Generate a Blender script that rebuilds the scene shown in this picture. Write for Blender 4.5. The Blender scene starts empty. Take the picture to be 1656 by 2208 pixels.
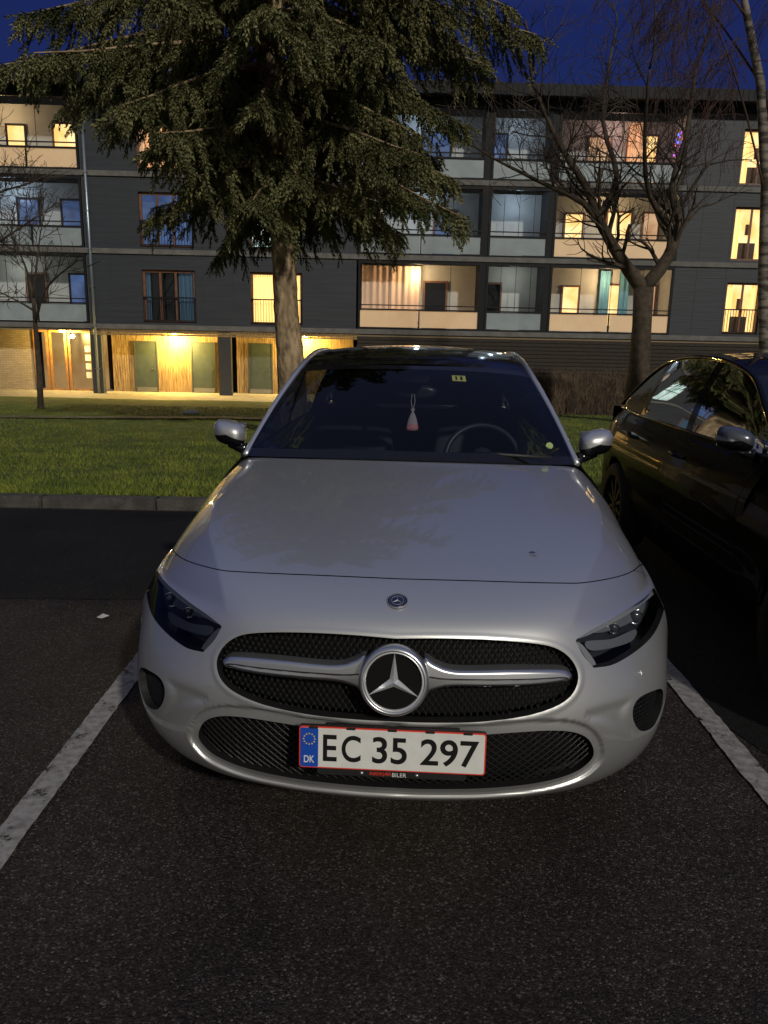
import bpy, bmesh, math, random
import numpy as np
from mathutils import Vector, Matrix, noise
random.seed(7); np.random.seed(7)
R=math.radians
sc=bpy.context.scene; COL=sc.collection
# ------------------------------------------------------------------ camera model
F=1658.; CX,CY=828.,1104.; H=1.54
Rc=Matrix.Rotation(R(90-13.0),3,'X')@Matrix.Rotation(R(1.15),3,'Z')
Rn=np.array(Rc); camp=np.array((0,0,H))
cam=bpy.data.cameras.new('camera'); co=bpy.data.objects.new('camera',cam); COL.objects.link(co)
co.matrix_world=Matrix.Translation((0,0,H))@Rc.to_4x4()
cam.sensor_fit='VERTICAL'; cam.sensor_height=36; cam.lens=F/2208*36; cam.clip_end=2000; cam.clip_start=.05
sc.camera=co
def proj(W):
    L=(W-camp)@Rn
    return np.stack([CX+F*L[:,0]/-L[:,2],CY-F*L[:,1]/-L[:,2]],1)
def ray(px,py): return Rc@Vector(((px-CX)/F,-(py-CY)/F,-1))
def atY(px,py,Y):
    d=ray(px,py); return Vector((0,0,H))+d*(Y/d.y)
def gz(x,y):
    if y<6.6: return 0.
    return .09-1.14*min(1,max(0,(y-6.7)/23.))
def G(px,py):
    d=ray(px,py); t=.5
    while t<200:
        p=Vector((0,0,H))+d*t
        if p.z<gz(p.x,p.y): return p
        t*=1.002
    return p
# ------------------------------------------------------------------ materials
def nt(name):
    m=bpy.data.materials.new(name); m.use_nodes=True; t=m.node_tree
    return m,t,t.nodes.get('Principled BSDF')
def mat(name,col,rough=.6,metal=0.,col2=None,ns=5.,bump=0.,bs=40.,coat=0.,emit=None,es=0.,voro=False,stretch=None,contrast=(.35,.65),detail=5.,spec=None,cior=None):
    m,t,b=nt(name); n=t.nodes; l=t.links
    b.inputs['Base Color'].default_value=(*col,1); b.inputs['Roughness'].default_value=rough; b.inputs['Metallic'].default_value=metal
    if coat: b.inputs['Coat Weight'].default_value=coat; b.inputs['Coat Roughness'].default_value=.025
    if cior: b.inputs['Coat IOR'].default_value=cior
    if spec is not None: b.inputs['Specular IOR Level'].default_value=spec
    tc=n.new('ShaderNodeTexCoord'); mp=n.new('ShaderNodeMapping'); l.new(tc.outputs['Object'],mp.inputs['Vector'])
    if stretch: mp.inputs['Scale'].default_value=stretch
    if col2:
        x=n.new('ShaderNodeTexNoise'); x.inputs['Scale'].default_value=ns; x.inputs['Detail'].default_value=detail
        l.new(mp.outputs[0],x.inputs['Vector'])
        r=n.new('ShaderNodeValToRGB'); r.color_ramp.elements[0].color=(*col,1); r.color_ramp.elements[1].color=(*col2,1)
        r.color_ramp.elements[0].position=contrast[0]; r.color_ramp.elements[1].position=contrast[1]
        l.new(x.outputs['Fac'],r.inputs['Fac']); l.new(r.outputs[0],b.inputs['Base Color'])
    if bump:
        x=n.new('ShaderNodeTexVoronoi' if voro else 'ShaderNodeTexNoise'); x.inputs['Scale'].default_value=bs
        l.new(mp.outputs[0],x.inputs['Vector'])
        bp=n.new('ShaderNodeBump'); bp.inputs['Strength'].default_value=bump; bp.inputs['Distance'].default_value=.02
        l.new(x.outputs['Distance' if voro else 'Fac'],bp.inputs['Height']); l.new(bp.outputs[0],b.inputs['Normal'])
    if emit: b.inputs['Emission Color'].default_value=(*emit,1); b.inputs['Emission Strength'].default_value=es
    return m
def asphaltmat(name,dark,mid,light,rough=.75):
    m,t,b=nt(name); n=t.nodes; l=t.links; b.inputs['Roughness'].default_value=rough; b.inputs['Specular IOR Level'].default_value=.2
    tc=n.new('ShaderNodeTexCoord'); v=n.new('ShaderNodeTexVoronoi'); v.inputs['Scale'].default_value=175; l.new(tc.outputs['Object'],v.inputs['Vector'])
    sp=n.new('ShaderNodeSeparateColor'); l.new(v.outputs['Color'],sp.inputs[0])
    r=n.new('ShaderNodeValToRGB'); e=r.color_ramp.elements; e[0].position=0; e[0].color=(*dark,1); e[1].position=1.; e[1].color=(*light,1); x=e.new(.62); x.color=(*mid,1); x=e.new(.88); x.color=tuple(a*1.5 for a in mid)+(1,)
    l.new(sp.outputs[0],r.inputs['Fac'])
    nz=n.new('ShaderNodeTexNoise'); nz.inputs['Scale'].default_value=1.3; nz.inputs['Detail'].default_value=7; l.new(tc.outputs['Object'],nz.inputs['Vector'])
    mr=n.new('ShaderNodeMapRange'); mr.inputs['From Min'].default_value=.3; mr.inputs['From Max'].default_value=.7; mr.inputs['To Min'].default_value=.6; mr.inputs['To Max'].default_value=1.35; l.new(nz.outputs['Fac'],mr.inputs['Value'])
    mx=n.new('ShaderNodeVectorMath'); mx.operation='SCALE'; l.new(r.outputs[0],mx.inputs[0]); l.new(mr.outputs[0],mx.inputs['Scale']); l.new(mx.outputs[0],b.inputs['Base Color'])
    bp=n.new('ShaderNodeBump'); bp.inputs['Strength'].default_value=.8; bp.inputs['Distance'].default_value=.004
    ad=n.new('ShaderNodeMath'); ad.operation='MULTIPLY_ADD'; l.new(v.outputs['Distance'],ad.inputs[0]); ad.inputs[1].default_value=-1.; l.new(sp.outputs[1],ad.inputs[2]); l.new(ad.outputs[0],bp.inputs['Height']); l.new(bp.outputs[0],b.inputs['Normal'])
    return m
def glassmat(name,tint,refl=1.,ior=1.5,rough=.02):
    m,t,b=nt(name); n=t.nodes; l=t.links; n.remove(b)
    tr=n.new('ShaderNodeBsdfTransparent'); tr.inputs[0].default_value=(*tint,1)
    g=n.new('ShaderNodeBsdfGlossy'); g.inputs['Roughness'].default_value=rough; g.inputs['Color'].default_value=(refl,refl,refl,1)
    f=n.new('ShaderNodeFresnel'); f.inputs[0].default_value=ior; mx=n.new('ShaderNodeMixShader')
    l.new(f.outputs[0],mx.inputs[0]); l.new(tr.outputs[0],mx.inputs[1]); l.new(g.outputs[0],mx.inputs[2]); l.new(mx.outputs[0],n['Material Output'].inputs[0])
    return m
def litmat(name,c1,c2,st,scale=1.2,wave=False):
    m,t,b=nt(name); n=t.nodes; l=t.links
    b.inputs['Base Color'].default_value=(.05,.05,.05,1); b.inputs['Roughness'].default_value=.3
    tc=n.new('ShaderNodeTexCoord')
    if wave:
        x=n.new('ShaderNodeTexWave'); x.bands_direction='X'; x.inputs['Scale'].default_value=scale; x.inputs['Distortion'].default_value=2.5; x.inputs['Detail'].default_value=2
        b.inputs['Base Color'].default_value=(*c2,1)
    else:
        x=n.new('ShaderNodeTexNoise'); x.inputs['Scale'].default_value=scale; x.inputs['Detail'].default_value=3
    l.new(tc.outputs['Object'],x.inputs['Vector'])
    r=n.new('ShaderNodeValToRGB'); r.color_ramp.elements[0].color=(*c1,1); r.color_ramp.elements[1].color=(*c2,1)
    r.color_ramp.elements[0].position=.2 if wave else .35; r.color_ramp.elements[1].position=.8 if wave else .65
    l.new(x.outputs['Fac'],r.inputs['Fac']); l.new(r.outputs[0],b.inputs['Emission Color']); b.inputs['Emission Strength'].default_value=st
    return m
M={}
M['paint']=mat('silver_paint',(.56,.565,.56),.40,.78,col2=(.66,.665,.66),ns=900,coat=1.,cior=1.85)
M['black_paint']=mat('black_paint',(.0010,.0010,.0012),.5,0.,coat=.42,spec=.02)
M['gloss_black']=mat('gloss_black',(.006,.006,.007),.08)
M['matt_black']=mat('matt_black',(.006,.006,.006),.8,spec=.1)
M['housing']=mat('lamp_housing',(.028,.030,.033),.4,.3)
M['trim']=mat('black_trim',(.012,.012,.012),.5,bump=.1,bs=300)
M['grid']=mat('grille_plastic',(.009,.009,.010),.45,spec=.25)
M['chip']=mat('grille_chip',(.06,.06,.062),.3,.5)
M['chrome']=mat('chrome',(.78,.79,.81),.10,1.)
M['starm']=mat('star_chrome',(.80,.81,.82),.32,.65)
M['relief']=mat('badge_silver',(.42,.43,.45),.35,.6)
M['satin']=mat('satin_silver',(.62,.63,.65),.28,.9,coat=.6)
M['lampsilver']=mat('lamp_silver',(.26,.27,.29),.3,.3,emit=(.65,.7,.75),es=.012)
M['reflector']=mat('lamp_reflector',(.26,.275,.30),.3,.6)
M['lens']=mat('lamp_lens',(.07,.075,.085),.03,.4,coat=1.)
M['cover']=glassmat('lamp_cover',(.94,.95,.96),.6,1.4)
M['shield']=glassmat('windscreen_glass',(.55,.60,.65),.58)
M['sideglass']=glassmat('side_glass',(.16,.18,.19),.9,1.7)
M['tyre']=mat('tyre_rubber',(.008,.008,.008),.85,bump=.3,bs=80,spec=.2)
M['alloy']=mat('alloy',(.35,.36,.37),.3,.9)
M['darkalloy']=mat('dark_alloy',(.010,.010,.011),.6,.1,spec=.1)
M['interior']=mat('interior_plastic',(.022,.023,.026),.6,bump=.1,bs=200)
M['seat']=mat('seat_fabric',(.055,.057,.062),.85,bump=.2,bs=150)
M['white']=mat('plate_white',(.72,.72,.69),.35,col2=(.65,.65,.62),ns=30)
M['red']=mat('plate_red',(.7,.05,.025),.4)
M['blue']=mat('plate_blue',(.01,.07,.42),.4)
M['yellow']=mat('star_yellow',(.8,.6,.03),.4)
M['ink']=mat('plate_ink',(.008,.008,.008),.4)
M['badgeblue']=mat('badge_blue',(.006,.012,.05),.3,.0,coat=.6)
# ------------------------------------------------------------------ mesh helpers
def link(name,me,parent=None):
    o=bpy.data.objects.new(name,me); COL.objects.link(o); o.parent=parent; return o
def rawmesh(name,V,Fc,m,parent=None,smooth=False,merge=False):
    me=bpy.data.meshes.new(name)
    me.from_pydata([tuple(map(float,v)) for v in V],[],[tuple(map(int,f)) for f in Fc])
    if merge:
        bm=bmesh.new(); bm.from_mesh(me); bmesh.ops.remove_doubles(bm,verts=bm.verts,dist=2e-5)
        bmesh.ops.recalc_face_normals(bm,faces=bm.faces); bm.to_mesh(me); bm.free()
    me.materials.append(m)
    if smooth: me.polygons.foreach_set('use_smooth',[True]*len(me.polygons))
    me.update()
    return link(name,me,parent)
def trimesh(name,V,T,m,parent=None,smooth=False):
    me=bpy.data.meshes.new(name); V=np.ascontiguousarray(V,dtype=np.float32); T=np.ascontiguousarray(T,dtype=np.int32)
    me.vertices.add(len(V)); me.vertices.foreach_set('co',V.ravel())
    me.loops.add(T.size); me.loops.foreach_set('vertex_index',T.ravel())
    me.polygons.add(len(T)); me.polygons.foreach_set('loop_start',np.arange(0,T.size,3,dtype=np.int32))
    me.polygons.foreach_set('loop_total',np.full(len(T),3,dtype=np.int32))
    me.materials.append(m); me.update(calc_edges=True); me.validate()
    if smooth: me.polygons.foreach_set('use_smooth',[True]*len(me.polygons))
    return link(name,me,parent)
class MB:
    def __init__(s): s.v=[]; s.f=[]
    def add(s,vs,fs,Mx=None):
        b=len(s.v)
        for v in vs:
            v=Vector(v); s.v.append(tuple(Mx@v) if Mx else tuple(v))
        s.f+=[tuple(i+b for i in f) for f in fs]; return s
    def box(s,x0,x1,y0,y1,z0,z1,Mx=None):
        return s.add([(x0,y0,z0),(x1,y0,z0),(x1,y1,z0),(x0,y1,z0),(x0,y0,z1),(x1,y0,z1),(x1,y1,z1),(x0,y1,z1)],
          [(0,3,2,1),(4,5,6,7),(0,1,5,4),(1,2,6,5),(2,3,7,6),(3,0,4,7)],Mx)
    def tube(s,pts,rad,n=8,closed=False):
        pts=[Vector(p) for p in pts]; k=len(pts)
        if not hasattr(rad,'__len__'): rad=[rad]*k
        b=len(s.v); ref=None
        for i,p in enumerate(pts):
            a=pts[(i-1)%k] if (closed or i>0) else pts[0]; c=pts[(i+1)%k] if (closed or i<k-1) else pts[-1]
            d=(c-a).normalized()
            if ref is None: ref=Vector((0,0,1)) if abs(d.z)<.9 else Vector((1,0,0))
            u=(ref-d*ref.dot(d)).normalized(); w=d.cross(u); ref=u
            for j in range(n):
                q=2*math.pi*j/n; s.v.append(tuple(p+(u*math.cos(q)+w*math.sin(q))*rad[i]))
        for i in range(k if closed else k-1):
            for j in range(n):
                s.f.append((b+i*n+j,b+i*n+(j+1)%n,b+((i+1)%k)*n+(j+1)%n,b+((i+1)%k)*n+j))
        if not closed and n>3:
            s.f.append(tuple(b+j for j in range(n))[::-1]); s.f.append(tuple(b+(k-1)*n+j for j in range(n)))
        return s
    def lathe(s,prof,n=32,Mx=None):
        vs=[];fs=[];k=len(prof)
        for j in range(n):
            q=2*math.pi*j/n
            for r,h in prof: vs.append((r*math.cos(q),r*math.sin(q),h))
        for j in range(n):
            for i in range(k-1): fs.append((j*k+i,((j+1)%n)*k+i,((j+1)%n)*k+i+1,j*k+i+1))
        return s.add(vs,fs,Mx)
    def grid(s,fn,nu,nv):
        vs=[fn(i/nu,j/nv) for j in range(nv+1) for i in range(nu+1)]
        return s.add(vs,[(j*(nu+1)+i,j*(nu+1)+i+1,(j+1)*(nu+1)+i+1,(j+1)*(nu+1)+i) for j in range(nv) for i in range(nu)])
    def build(s,name,m,parent=None,smooth=False,bevel=0):
        o=rawmesh(name,s.v,s.f,m,parent,smooth)
        if bevel:
            bm=bmesh.new(); bm.from_mesh(o.data); bmesh.ops.bevel(bm,geom=bm.edges[:],offset=bevel,segments=2,affect='EDGES'); bm.to_mesh(o.data); bm.free()
        return o
def thing(name,label,cat,loc=(0,0,0),rz=0,group=None):
    o=bpy.data.objects.new(name,None); COL.objects.link(o); o.location=loc; o.rotation_euler=(0,0,rz)
    o['label']=label; o['category']=cat
    if group: o['group']=group
    return o
def tag(o,label,cat,group=None):
    o['label']=label; o['category']=cat
    if group: o['group']=group
    return o
def struct(o): o['kind']='structure'; return o
def spl(pts,n=6,closed=True):
    P=[np.array(p,float) for p in pts]; k=len(P); out=[]
    for i in range(k if closed else k-1):
        g=lambda j: P[j%k] if closed else P[min(max(j,0),k-1)]
        a,b,c,d=g(i-1),g(i),g(i+1),g(i+2)
        for q in range(n):
            t=q/n; out.append(.5*((2*b)+(-a+c)*t+(2*a-5*b+4*c-d)*t*t+(-a+3*b-3*c+d)*t**3))
    if not closed: out.append(P[-1])
    return np.array(out)
def sdf(Q,poly):
    A=poly; B=np.roll(poly,-1,0); best=np.full(len(Q),1e9); ins=np.zeros(len(Q),bool)
    for a,b in zip(A,B):
        d=b-a; L=d@d
        if L<1e-9: continue
        t=np.clip(((Q-a)@d)/L,0,1); best=np.minimum(best,np.hypot(*(Q-a-t[:,None]*d).T))
        c=((a[1]>Q[:,1])!=(b[1]>Q[:,1])); xx=a[0]+(Q[:,1]-a[1])*(b[0]-a[0])/(b[1]-a[1]+1e-12); ins^=(c&(Q[:,0]<xx))
    return np.where(ins,-best,best)
def sstep(x,a,b):
    t=np.clip((x-a)/(b-a),0,1); return t*t*(3-2*t)
class Patch:
    def __init__(s,ev,us,vs):
        s.ev=ev; U,Vv=np.meshgrid(us,vs); s.V=np.stack([U.ravel(),Vv.ravel()],1); nu=len(us); nv=len(vs)
        i=np.arange(nv-1)[:,None]*nu+np.arange(nu-1)[None]; i=i.ravel()
        s.T=np.concatenate([np.stack([i,i+1,i+nu+1],1),np.stack([i,i+nu+1,i+nu],1)]); s.pos=ev(s.V)
    def clip(s,T,fn):
        f=fn(s.V,s.pos); sg=f<0; c=sg[T].sum(1); Ti=list(T[c==3]); To=list(T[c==0]); mx=T[(c==1)|(c==2)]
        newV=[]; cache={}; base=len(s.V); V=s.V
        def cut(a,b):
            k=(a,b) if a<b else (b,a)
            if k not in cache:
                t=f[k[0]]/(f[k[0]]-f[k[1]]); cache[k]=base+len(newV); newV.append(V[k[0]]*(1-t)+V[k[1]]*t)
            return cache[k]
        for tr in mx:
            a,b,c_=map(int,tr); lone=sg[[a,b,c_]].sum()==1
            while sg[a]!=lone: a,b,c_=b,c_,a
            p=cut(a,b); q=cut(a,c_)
            (Ti if lone else To).append(np.array((a,p,q)))
            o=(To if lone else Ti); o.append(np.array((p,b,c_))); o.append(np.array((p,c_,q)))
        if newV:
            nv_=np.array(newV); s.V=np.vstack([s.V,nv_]); s.pos=np.vstack([s.pos,s.ev(nv_)])
        z=np.zeros((0,3),int)
        return (np.array(Ti) if Ti else z),(np.array(To) if To else z),set(range(base,len(s.V)))
    def lip(s,T,ns,off):
        from collections import Counter
        cn=Counter()
        for t in T:
            for a,b in ((t[0],t[1]),(t[1],t[2]),(t[2],t[0])):
                if a in ns and b in ns: cn[(min(a,b),max(a,b))]+=1
        E=[e for e,c in cn.items() if c==1]; vs=[];fs=[]
        for a,b in E:
            k=len(vs); vs+=[s.pos[a],s.pos[b],s.pos[b]+off,s.pos[a]+off]; fs.append((k,k+1,k+2,k+3))
        return vs,fs
    def get(s,T,off=None,mirror=False):
        u,inv=np.unique(T,return_inverse=True); P=s.pos[u].copy()
        if off is not None: P=P+(off(s.V[u],P) if callable(off) else np.array(off))
        if mirror: P[:,0]*=-1
        Tn=inv.reshape(T.shape)
        if mirror: Tn=Tn[:,::-1]
        return P,Tn
def join(parts):
    V=[];T=[];b=0
    for P,t in parts:
        P=np.array(P); V.append(P); T+= [tuple(int(x)+b for x in f) for f in t]; b+=len(P)
    return np.vstack(V),T
def both(p,T,off=None): return [p.get(T,off),p.get(T,off,True)]
# ================================================================== SILVER CAR
CARL=np.array((.035,1.875,0)); YAW=R(-2.8)
car=thing('parked_car','silver hatchback with black roof parked nose out between two white bay lines','car',tuple(CARL),YAW)
def c2w(P):
    c,s=math.cos(YAW),math.sin(YAW); return np.stack([P[:,0]*c-P[:,1]*s+CARL[0],P[:,0]*s+P[:,1]*c+CARL[1],P[:,2]],1)
def cpx(P): return proj(c2w(P))
rows=[
[(0,.185,.192),(.25,.20,.195),(.45,.235,.20),(.55,.27,.203),(.64,.325,.203),(.72,.40,.20),(.77,.475,.195),(.82,.56,.19)],
[(0,.065,.238),(.25,.08,.242),(.45,.12,.248),(.56,.165,.252),(.66,.235,.252),(.745,.332,.248),(.80,.43,.243),(.85,.56,.235)],
[(0,.02,.32),(.25,.03,.323),(.45,.07,.326),(.56,.115,.328),(.675,.19,.328),(.77,.285,.326),(.83,.39,.323),(.875,.55,.32)],
[(0,.01,.42),(.25,.02,.42),(.45,.06,.42),(.56,.105,.42),(.68,.175,.42),(.78,.27,.42),(.845,.37,.42),(.885,.54,.42)],
[(0,0,.52),(.25,.012,.52),(.45,.055,.52),(.56,.10,.52),(.68,.175,.52),(.778,.27,.52),(.842,.37,.52),(.885,.54,.52)],
[(0,.025,.64),(.23,.038,.64),(.41,.082,.64),(.52,.13,.64),(.65,.22,.64),(.76,.33,.64),(.83,.43,.635),(.88,.55,.62)],
[(0,.045,.735),(.22,.06,.735),(.38,.10,.733),(.48,.145,.732),(.61,.24,.728),(.74,.37,.72),(.825,.49,.70),(.877,.58,.66)],
[(0,.09,.79),(.21,.105,.788),(.36,.14,.783),(.46,.18,.78),(.61,.28,.772),(.74,.41,.76),(.828,.54,.74),(.877,.62,.68)],
[(0,.18,.835),(.22,.19,.832),(.38,.22,.827),(.50,.26,.82),(.63,.35,.812),(.75,.48,.80),(.83,.61,.775),(.879,.70,.69)],
[(0,.32,.873),(.24,.33,.87),(.42,.355,.864),(.55,.39,.856),(.66,.46,.846),(.76,.57,.83),(.84,.70,.795),(.882,.80,.70)],
[(0,.58,.925),(.26,.59,.922),(.48,.61,.914),(.62,.635,.905),(.71,.68,.89),(.785,.74,.862),(.855,.81,.80),(.887,.87,.70)],
[(0,.90,.975),(.29,.91,.972),(.53,.925,.962),(.66,.94,.95),(.73,.96,.932),(.79,.99,.90),(.86,1.03,.82),(.892,1.07,.70)],
[(0,1.18,1.01),(.3,1.19,1.008),(.55,1.23,.998),(.665,1.28,.99),(.73,1.34,.972),(.79,1.38,.935),(.86,1.42,.85),(.895,1.42,.70)],
[(0,1.30,1.025),(.3,1.31,1.023),(.56,1.37,1.012),(.67,1.42,1.005),(.735,1.50,.988),(.79,1.52,.945),(.862,1.53,.85),(.896,1.54,.70)]]
N0=np.array(rows); NR,NC=N0.shape[:2]
left=N0[:,1:2].copy(); left[:,:,0]*=-1
N1=np.concatenate([left,N0,2*N0[:,-1:]-N0[:,-2:-1]],1)
N1=np.concatenate([2*N1[:1]-N1[1:2],N1,2*N1[-1:]-N1[-2:-1]],0)
def bw(t,n):
    i=np.clip(np.floor(t).astype(int),0,n-2); f=t-i
    return i,[(1-f)**3/6,(3*f**3-6*f*f+4)/6,(-3*f**3+3*f*f+3*f+1)/6,f**3/6]
P_hood=spl([(900,1249),(860,1248),(700,1241),(600,1237),(520,1233),(475,1229),(420,1215),(388,1201),(373,1184),(374,1168),(388,1140),(440,1066),(500,988),(500,940),(560,880),(900,880)])
P_gril=spl([(900,1380),(853,1377),(760,1369),(660,1364),(570,1364),(520,1370),(488,1388),(470,1415),(468,1442),(480,1470),(510,1495),(570,1520),(660,1540),(760,1551),(853,1556),(900,1556)])
P_low=spl([(900,1699),(870,1699),(780,1695),(650,1681),(540,1659),(470,1632),(437,1605),(428,1583),(440,1557),(470,1545),(520,1546),(600,1558),(700,1574),(800,1585),(900,1590)])
P_vent=spl([(303,1440),(322,1446),(345,1462),(355,1485),(352,1512),(338,1530),(318,1522),(306,1495),(301,1465)])
P_head=spl([(322,1212),(333,1216),(352,1250),(400,1292),(450,1328),(477,1349),(479,1351),(477,1354),(462,1380),(440,1404),(437,1406),(432,1405),(400,1396),(362,1368),(333,1335),(319,1300),(315,1255)])
P_fl=spl([(356,1462),(400,1474),(456,1500),(470,1520),(440,1524),(400,1532),(356,1552),(350,1534),(362,1505)])
def surf(uv):
    vi,wv=bw(uv[:,1],NR); ui,wu=bw(uv[:,0],NC); P=np.zeros((len(uv),3))
    for a in range(4):
        for b in range(4): P+=N1[vi+a,ui+b]*(wv[a]*wu[b])[:,None]
    x,y,z=P.T.copy()
    xc=np.interp(y,[.05,.1,.19,.6,.9,1.4],[.36,.40,.495,.655,.715,.76]); w=.002; d=x-xc
    t=.5*(d+np.sqrt(d*d+w*w)); t=.14*(1-np.exp(-t/.14))
    P[:,2]-=.36*t*sstep(z,.73,.79)*(1-sstep(y,.95,1.3))
    P[:,0]*=-1
    q=cpx(P); ok=(uv[:,1]<6)
    fl=sdf(q,P_low); P[:,1]+=ok*.014*(1-sstep(fl,17,21))
    fc=sdf(q,P_fl); P[:,1]+=ok*.007*(1-sstep(fc,-22,0))*(P[:,1]>.10)*(uv[:,0]<5.4)
    fg=sdf(q,P_gril); P[:,1]-=.002*np.exp(-((fg-6)/4.)**2)*(uv[:,1]<8)
    return P
pt=Patch(surf,np.linspace(0,7,120),np.linspace(0,13,216))
S0=pt.pos.copy()
T=pt.T
fpoly=lambda poly,k=0.,guard=None: (lambda V,P:(np.maximum(sdf(cpx(P),poly)-k,(P[:,1]-guard)*2000) if guard else sdf(cpx(P),poly)-k))
low=lambda poly,vm: (lambda V,P: np.maximum(sdf(cpx(P),poly),(V[:,1]-vm)*60))
lips=[]
Tg,T,ns=pt.clip(T,low(P_gril,7.5)); lips.append(pt.lip(T,ns,np.array((0,.035,0))))
Tl,T,ns=pt.clip(T,low(P_low,5.)); lips.append(pt.lip(T,ns,np.array((0,.04,0))))
Tv,T,ns=pt.clip(T,low(P_vent,5.5)); lips.append(pt.lip(T,ns,np.array((.03,.03,0))))
Th,T,ns=pt.clip(T,fpoly(P_head,0,.60)); hl=pt.lip(T,ns,np.array((.012,.02,0))); lips.append(hl)
Thood,T,_=pt.clip(T,fpoly(P_hood,-1.1)); _x,T,_=pt.clip(T,fpoly(P_hood,1.1))
Tfen,T,_=pt.clip(T,lambda V,P:(9.0+.012-V[:,1])); _x,T,_=pt.clip(T,lambda V,P:(9.0-.012-V[:,1]))
Tbump=T
def lipparts(L):
    out=[]
    for vs,fs in L:
        if vs:
            a=np.array(vs); b=a.copy(); b[:,0]*=-1; out+=[(a,fs),(b,fs)]
    return out
V,Fc=join(both(pt,Thood)); rawmesh('hood',V,Fc,M['paint'],car,True,True)
V,Fc=join(both(pt,Tbump)); ob=rawmesh('bumper',V,Fc,M['paint'],car,True,True)
V,Fc=join(lipparts(lips)); rawmesh('opening_edge',V,Fc,M['trim'],ob,False)
for mi in (False,True):
    V,Fc=pt.get(Tfen,None,mi); rawmesh('fender',V,Fc,M['paint'],car,True,True)
pl=Patch(surf,np.linspace(0,6.8,40),np.linspace(7.5,13,50))
off=lambda V,P:np.stack([P[:,0]*-.012,np.full(len(P),.008),np.full(len(P),-.009)],1)
V,Fc=join(both(pl,pl.T,off)); rawmesh('body_liner',V,Fc,M['matt_black'],car,True,True)
# headlights
def near(px,py,vmax=13):
    q=cpx(S0); i=np.argmin(np.hypot(q[:,0]-px,q[:,1]-py)+ (S0[:,1]>.62)*999); return S0[i]
hb=lambda V,P:np.stack([np.full(len(P),.035),np.full(len(P),.055),np.full(len(P),-.0)],1)
D1=spl([(327,1230),(350,1260),(400,1301),(450,1336),(468,1348),(462,1350),(436,1337),(395,1310),(354,1276),(328,1244)])
D2=spl([(474,1353),(473,1356),(440,1402),(436,1403),(429,1398),(456,1364)])
D3=spl([(346,1326),(390,1350),(440,1360),(428,1378),(385,1368),(350,1350)])
D4=spl([(328,1266),(352,1288),(392,1320),(424,1342),(400,1340),(364,1324),(332,1298)])
TT=[pt.clip(Th,fpoly(D))[0] for D in (D1,D2,D3,D4)]
for mi in (False,True):
    V,Fc=pt.get(Th,hb,mi); h=rawmesh('headlight',V,Fc,M['housing'],car,True,True)
    V,Fc=pt.get(Th,(.001,.001,0),mi); rawmesh('lamp_cover',V,Fc,M['cover'],h,True,True)
    for Tx,o,nm,mm in ((TT[0],(.010,.014,0),'light_strip','lampsilver'),(TT[1],(.006,.008,0),'light_strip','lampsilver'),(TT[2],(.018,.030,0),'reflector','reflector'),(TT[3],(.026,.042,0),'reflector','reflector')):
        V,Fc=pt.get(Tx,o,mi); rawmesh(nm,V,Fc,M[mm],h,True,True)
    sx=-1 if mi else 1
    for px,py,r in ((346,1300,.019),(384,1330,.013)):
        c=near(px,py)+np.array((.024,.034,0)); c[0]*=sx
        b=MB(); Mx=Matrix.Translation(c)@Matrix.Rotation(R(90),4,'X')
        b.lathe([(r*math.sin(a),r*.6*math.cos(a)) for a in np.linspace(0,math.pi/2,8)]+[(r*1.15,0),(r*1.2,-.02)],20,Mx); b.build('projector',M['lens'],h,True)
        b=MB(); b.lathe([(r*1.15,0),(r*1.25,.004),(r*1.3,-.004),(r*1.2,-.02)],20,Mx); b.build('bezel',M['chrome'],h,True)
# grille
def ysurf(x,z):
    m=np.abs(S0[:,2])<.80
    d=(S0[:,0]+abs(x))**2+(S0[:,2]-z)**2; idx=np.argpartition(np.where(m,d,9),4)[:4]; w=1/(d[idx]+1e-6)
    return float((S0[idx,1]*w).sum()/w.sum())
V,Fc=join(both(pt,Tg,(0,.055,0))); gr=rawmesh('grille',V,Fc,M['matt_black'],car,True,True)
def inside(x,z,poly,mg=0):
    y=ysurf(x,z); q=cpx(np.array([[-abs(x),y,z]])); return sdf(q,poly)[0]<-mg,y
b=MB(); ch=MB(); dx=.0175; dz=.0125
for j in range(21):
    z=.515+j*dz
    for i in range(-30,31):
        x=(i+.5*(j%2))*dx
        ok,y=inside(x,z,P_gril,1)
        if ok:
            y+=.026; s=.0040
            ch.add([(x-s,y,z),(x,y-.004,z+s*1.1),(x+s,y,z),(x,y-.004,z-s*1.1),(x,y-.007,z)],[(0,4,1),(1,4,2),(2,4,3),(3,4,0)])
            for sx in (-1,1):
                x2=x+sx*dx/2; z2=z+dz; ok2,_=inside(x2,z2,P_gril,1)
                if ok2: b.tube([(x,y+.002,z),(x2,ysurf(x2,z2)+.028,z2)],.0008,3)
b.build('mesh_bars',M['grid'],gr); ch.build('mesh_studs',M['chip'],gr)
V,Fc=join(both(pt,Tl,(0,.06,0))); lg=rawmesh('lower_intake',V,Fc,M['matt_black'],car,True,True)
b=MB(); dx=.026; dz=.0105
for j in range(26):
    z=.225+j*dz
    for i in range(-27,28):
        x=(i+.5*(j%2))*dx; ok,y=inside(x,z,P_low,0)
        if ok:
            for sx in (-1,1):
                x2=x+sx*dx/2; z2=z+dz; ok2,y2=inside(x2,z2,P_low,0)
                if ok2: b.tube([(x,y+.022,z),(x2,y2+.022,z2)],.0018,3)
b.build('mesh_bars',M['grid'],lg)
gu=np.arange(3.6,7.0,.11); gv=np.arange(1.,5.4,.13)
UU,VV=np.meshgrid(gu,gv); uvp=np.stack([UU.ravel(),VV.ravel()],1); gp=surf(uvp); gi=(sdf(cpx(gp),P_vent)<-1).reshape(UU.shape); gp=gp.reshape(UU.shape+(3,))
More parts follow.
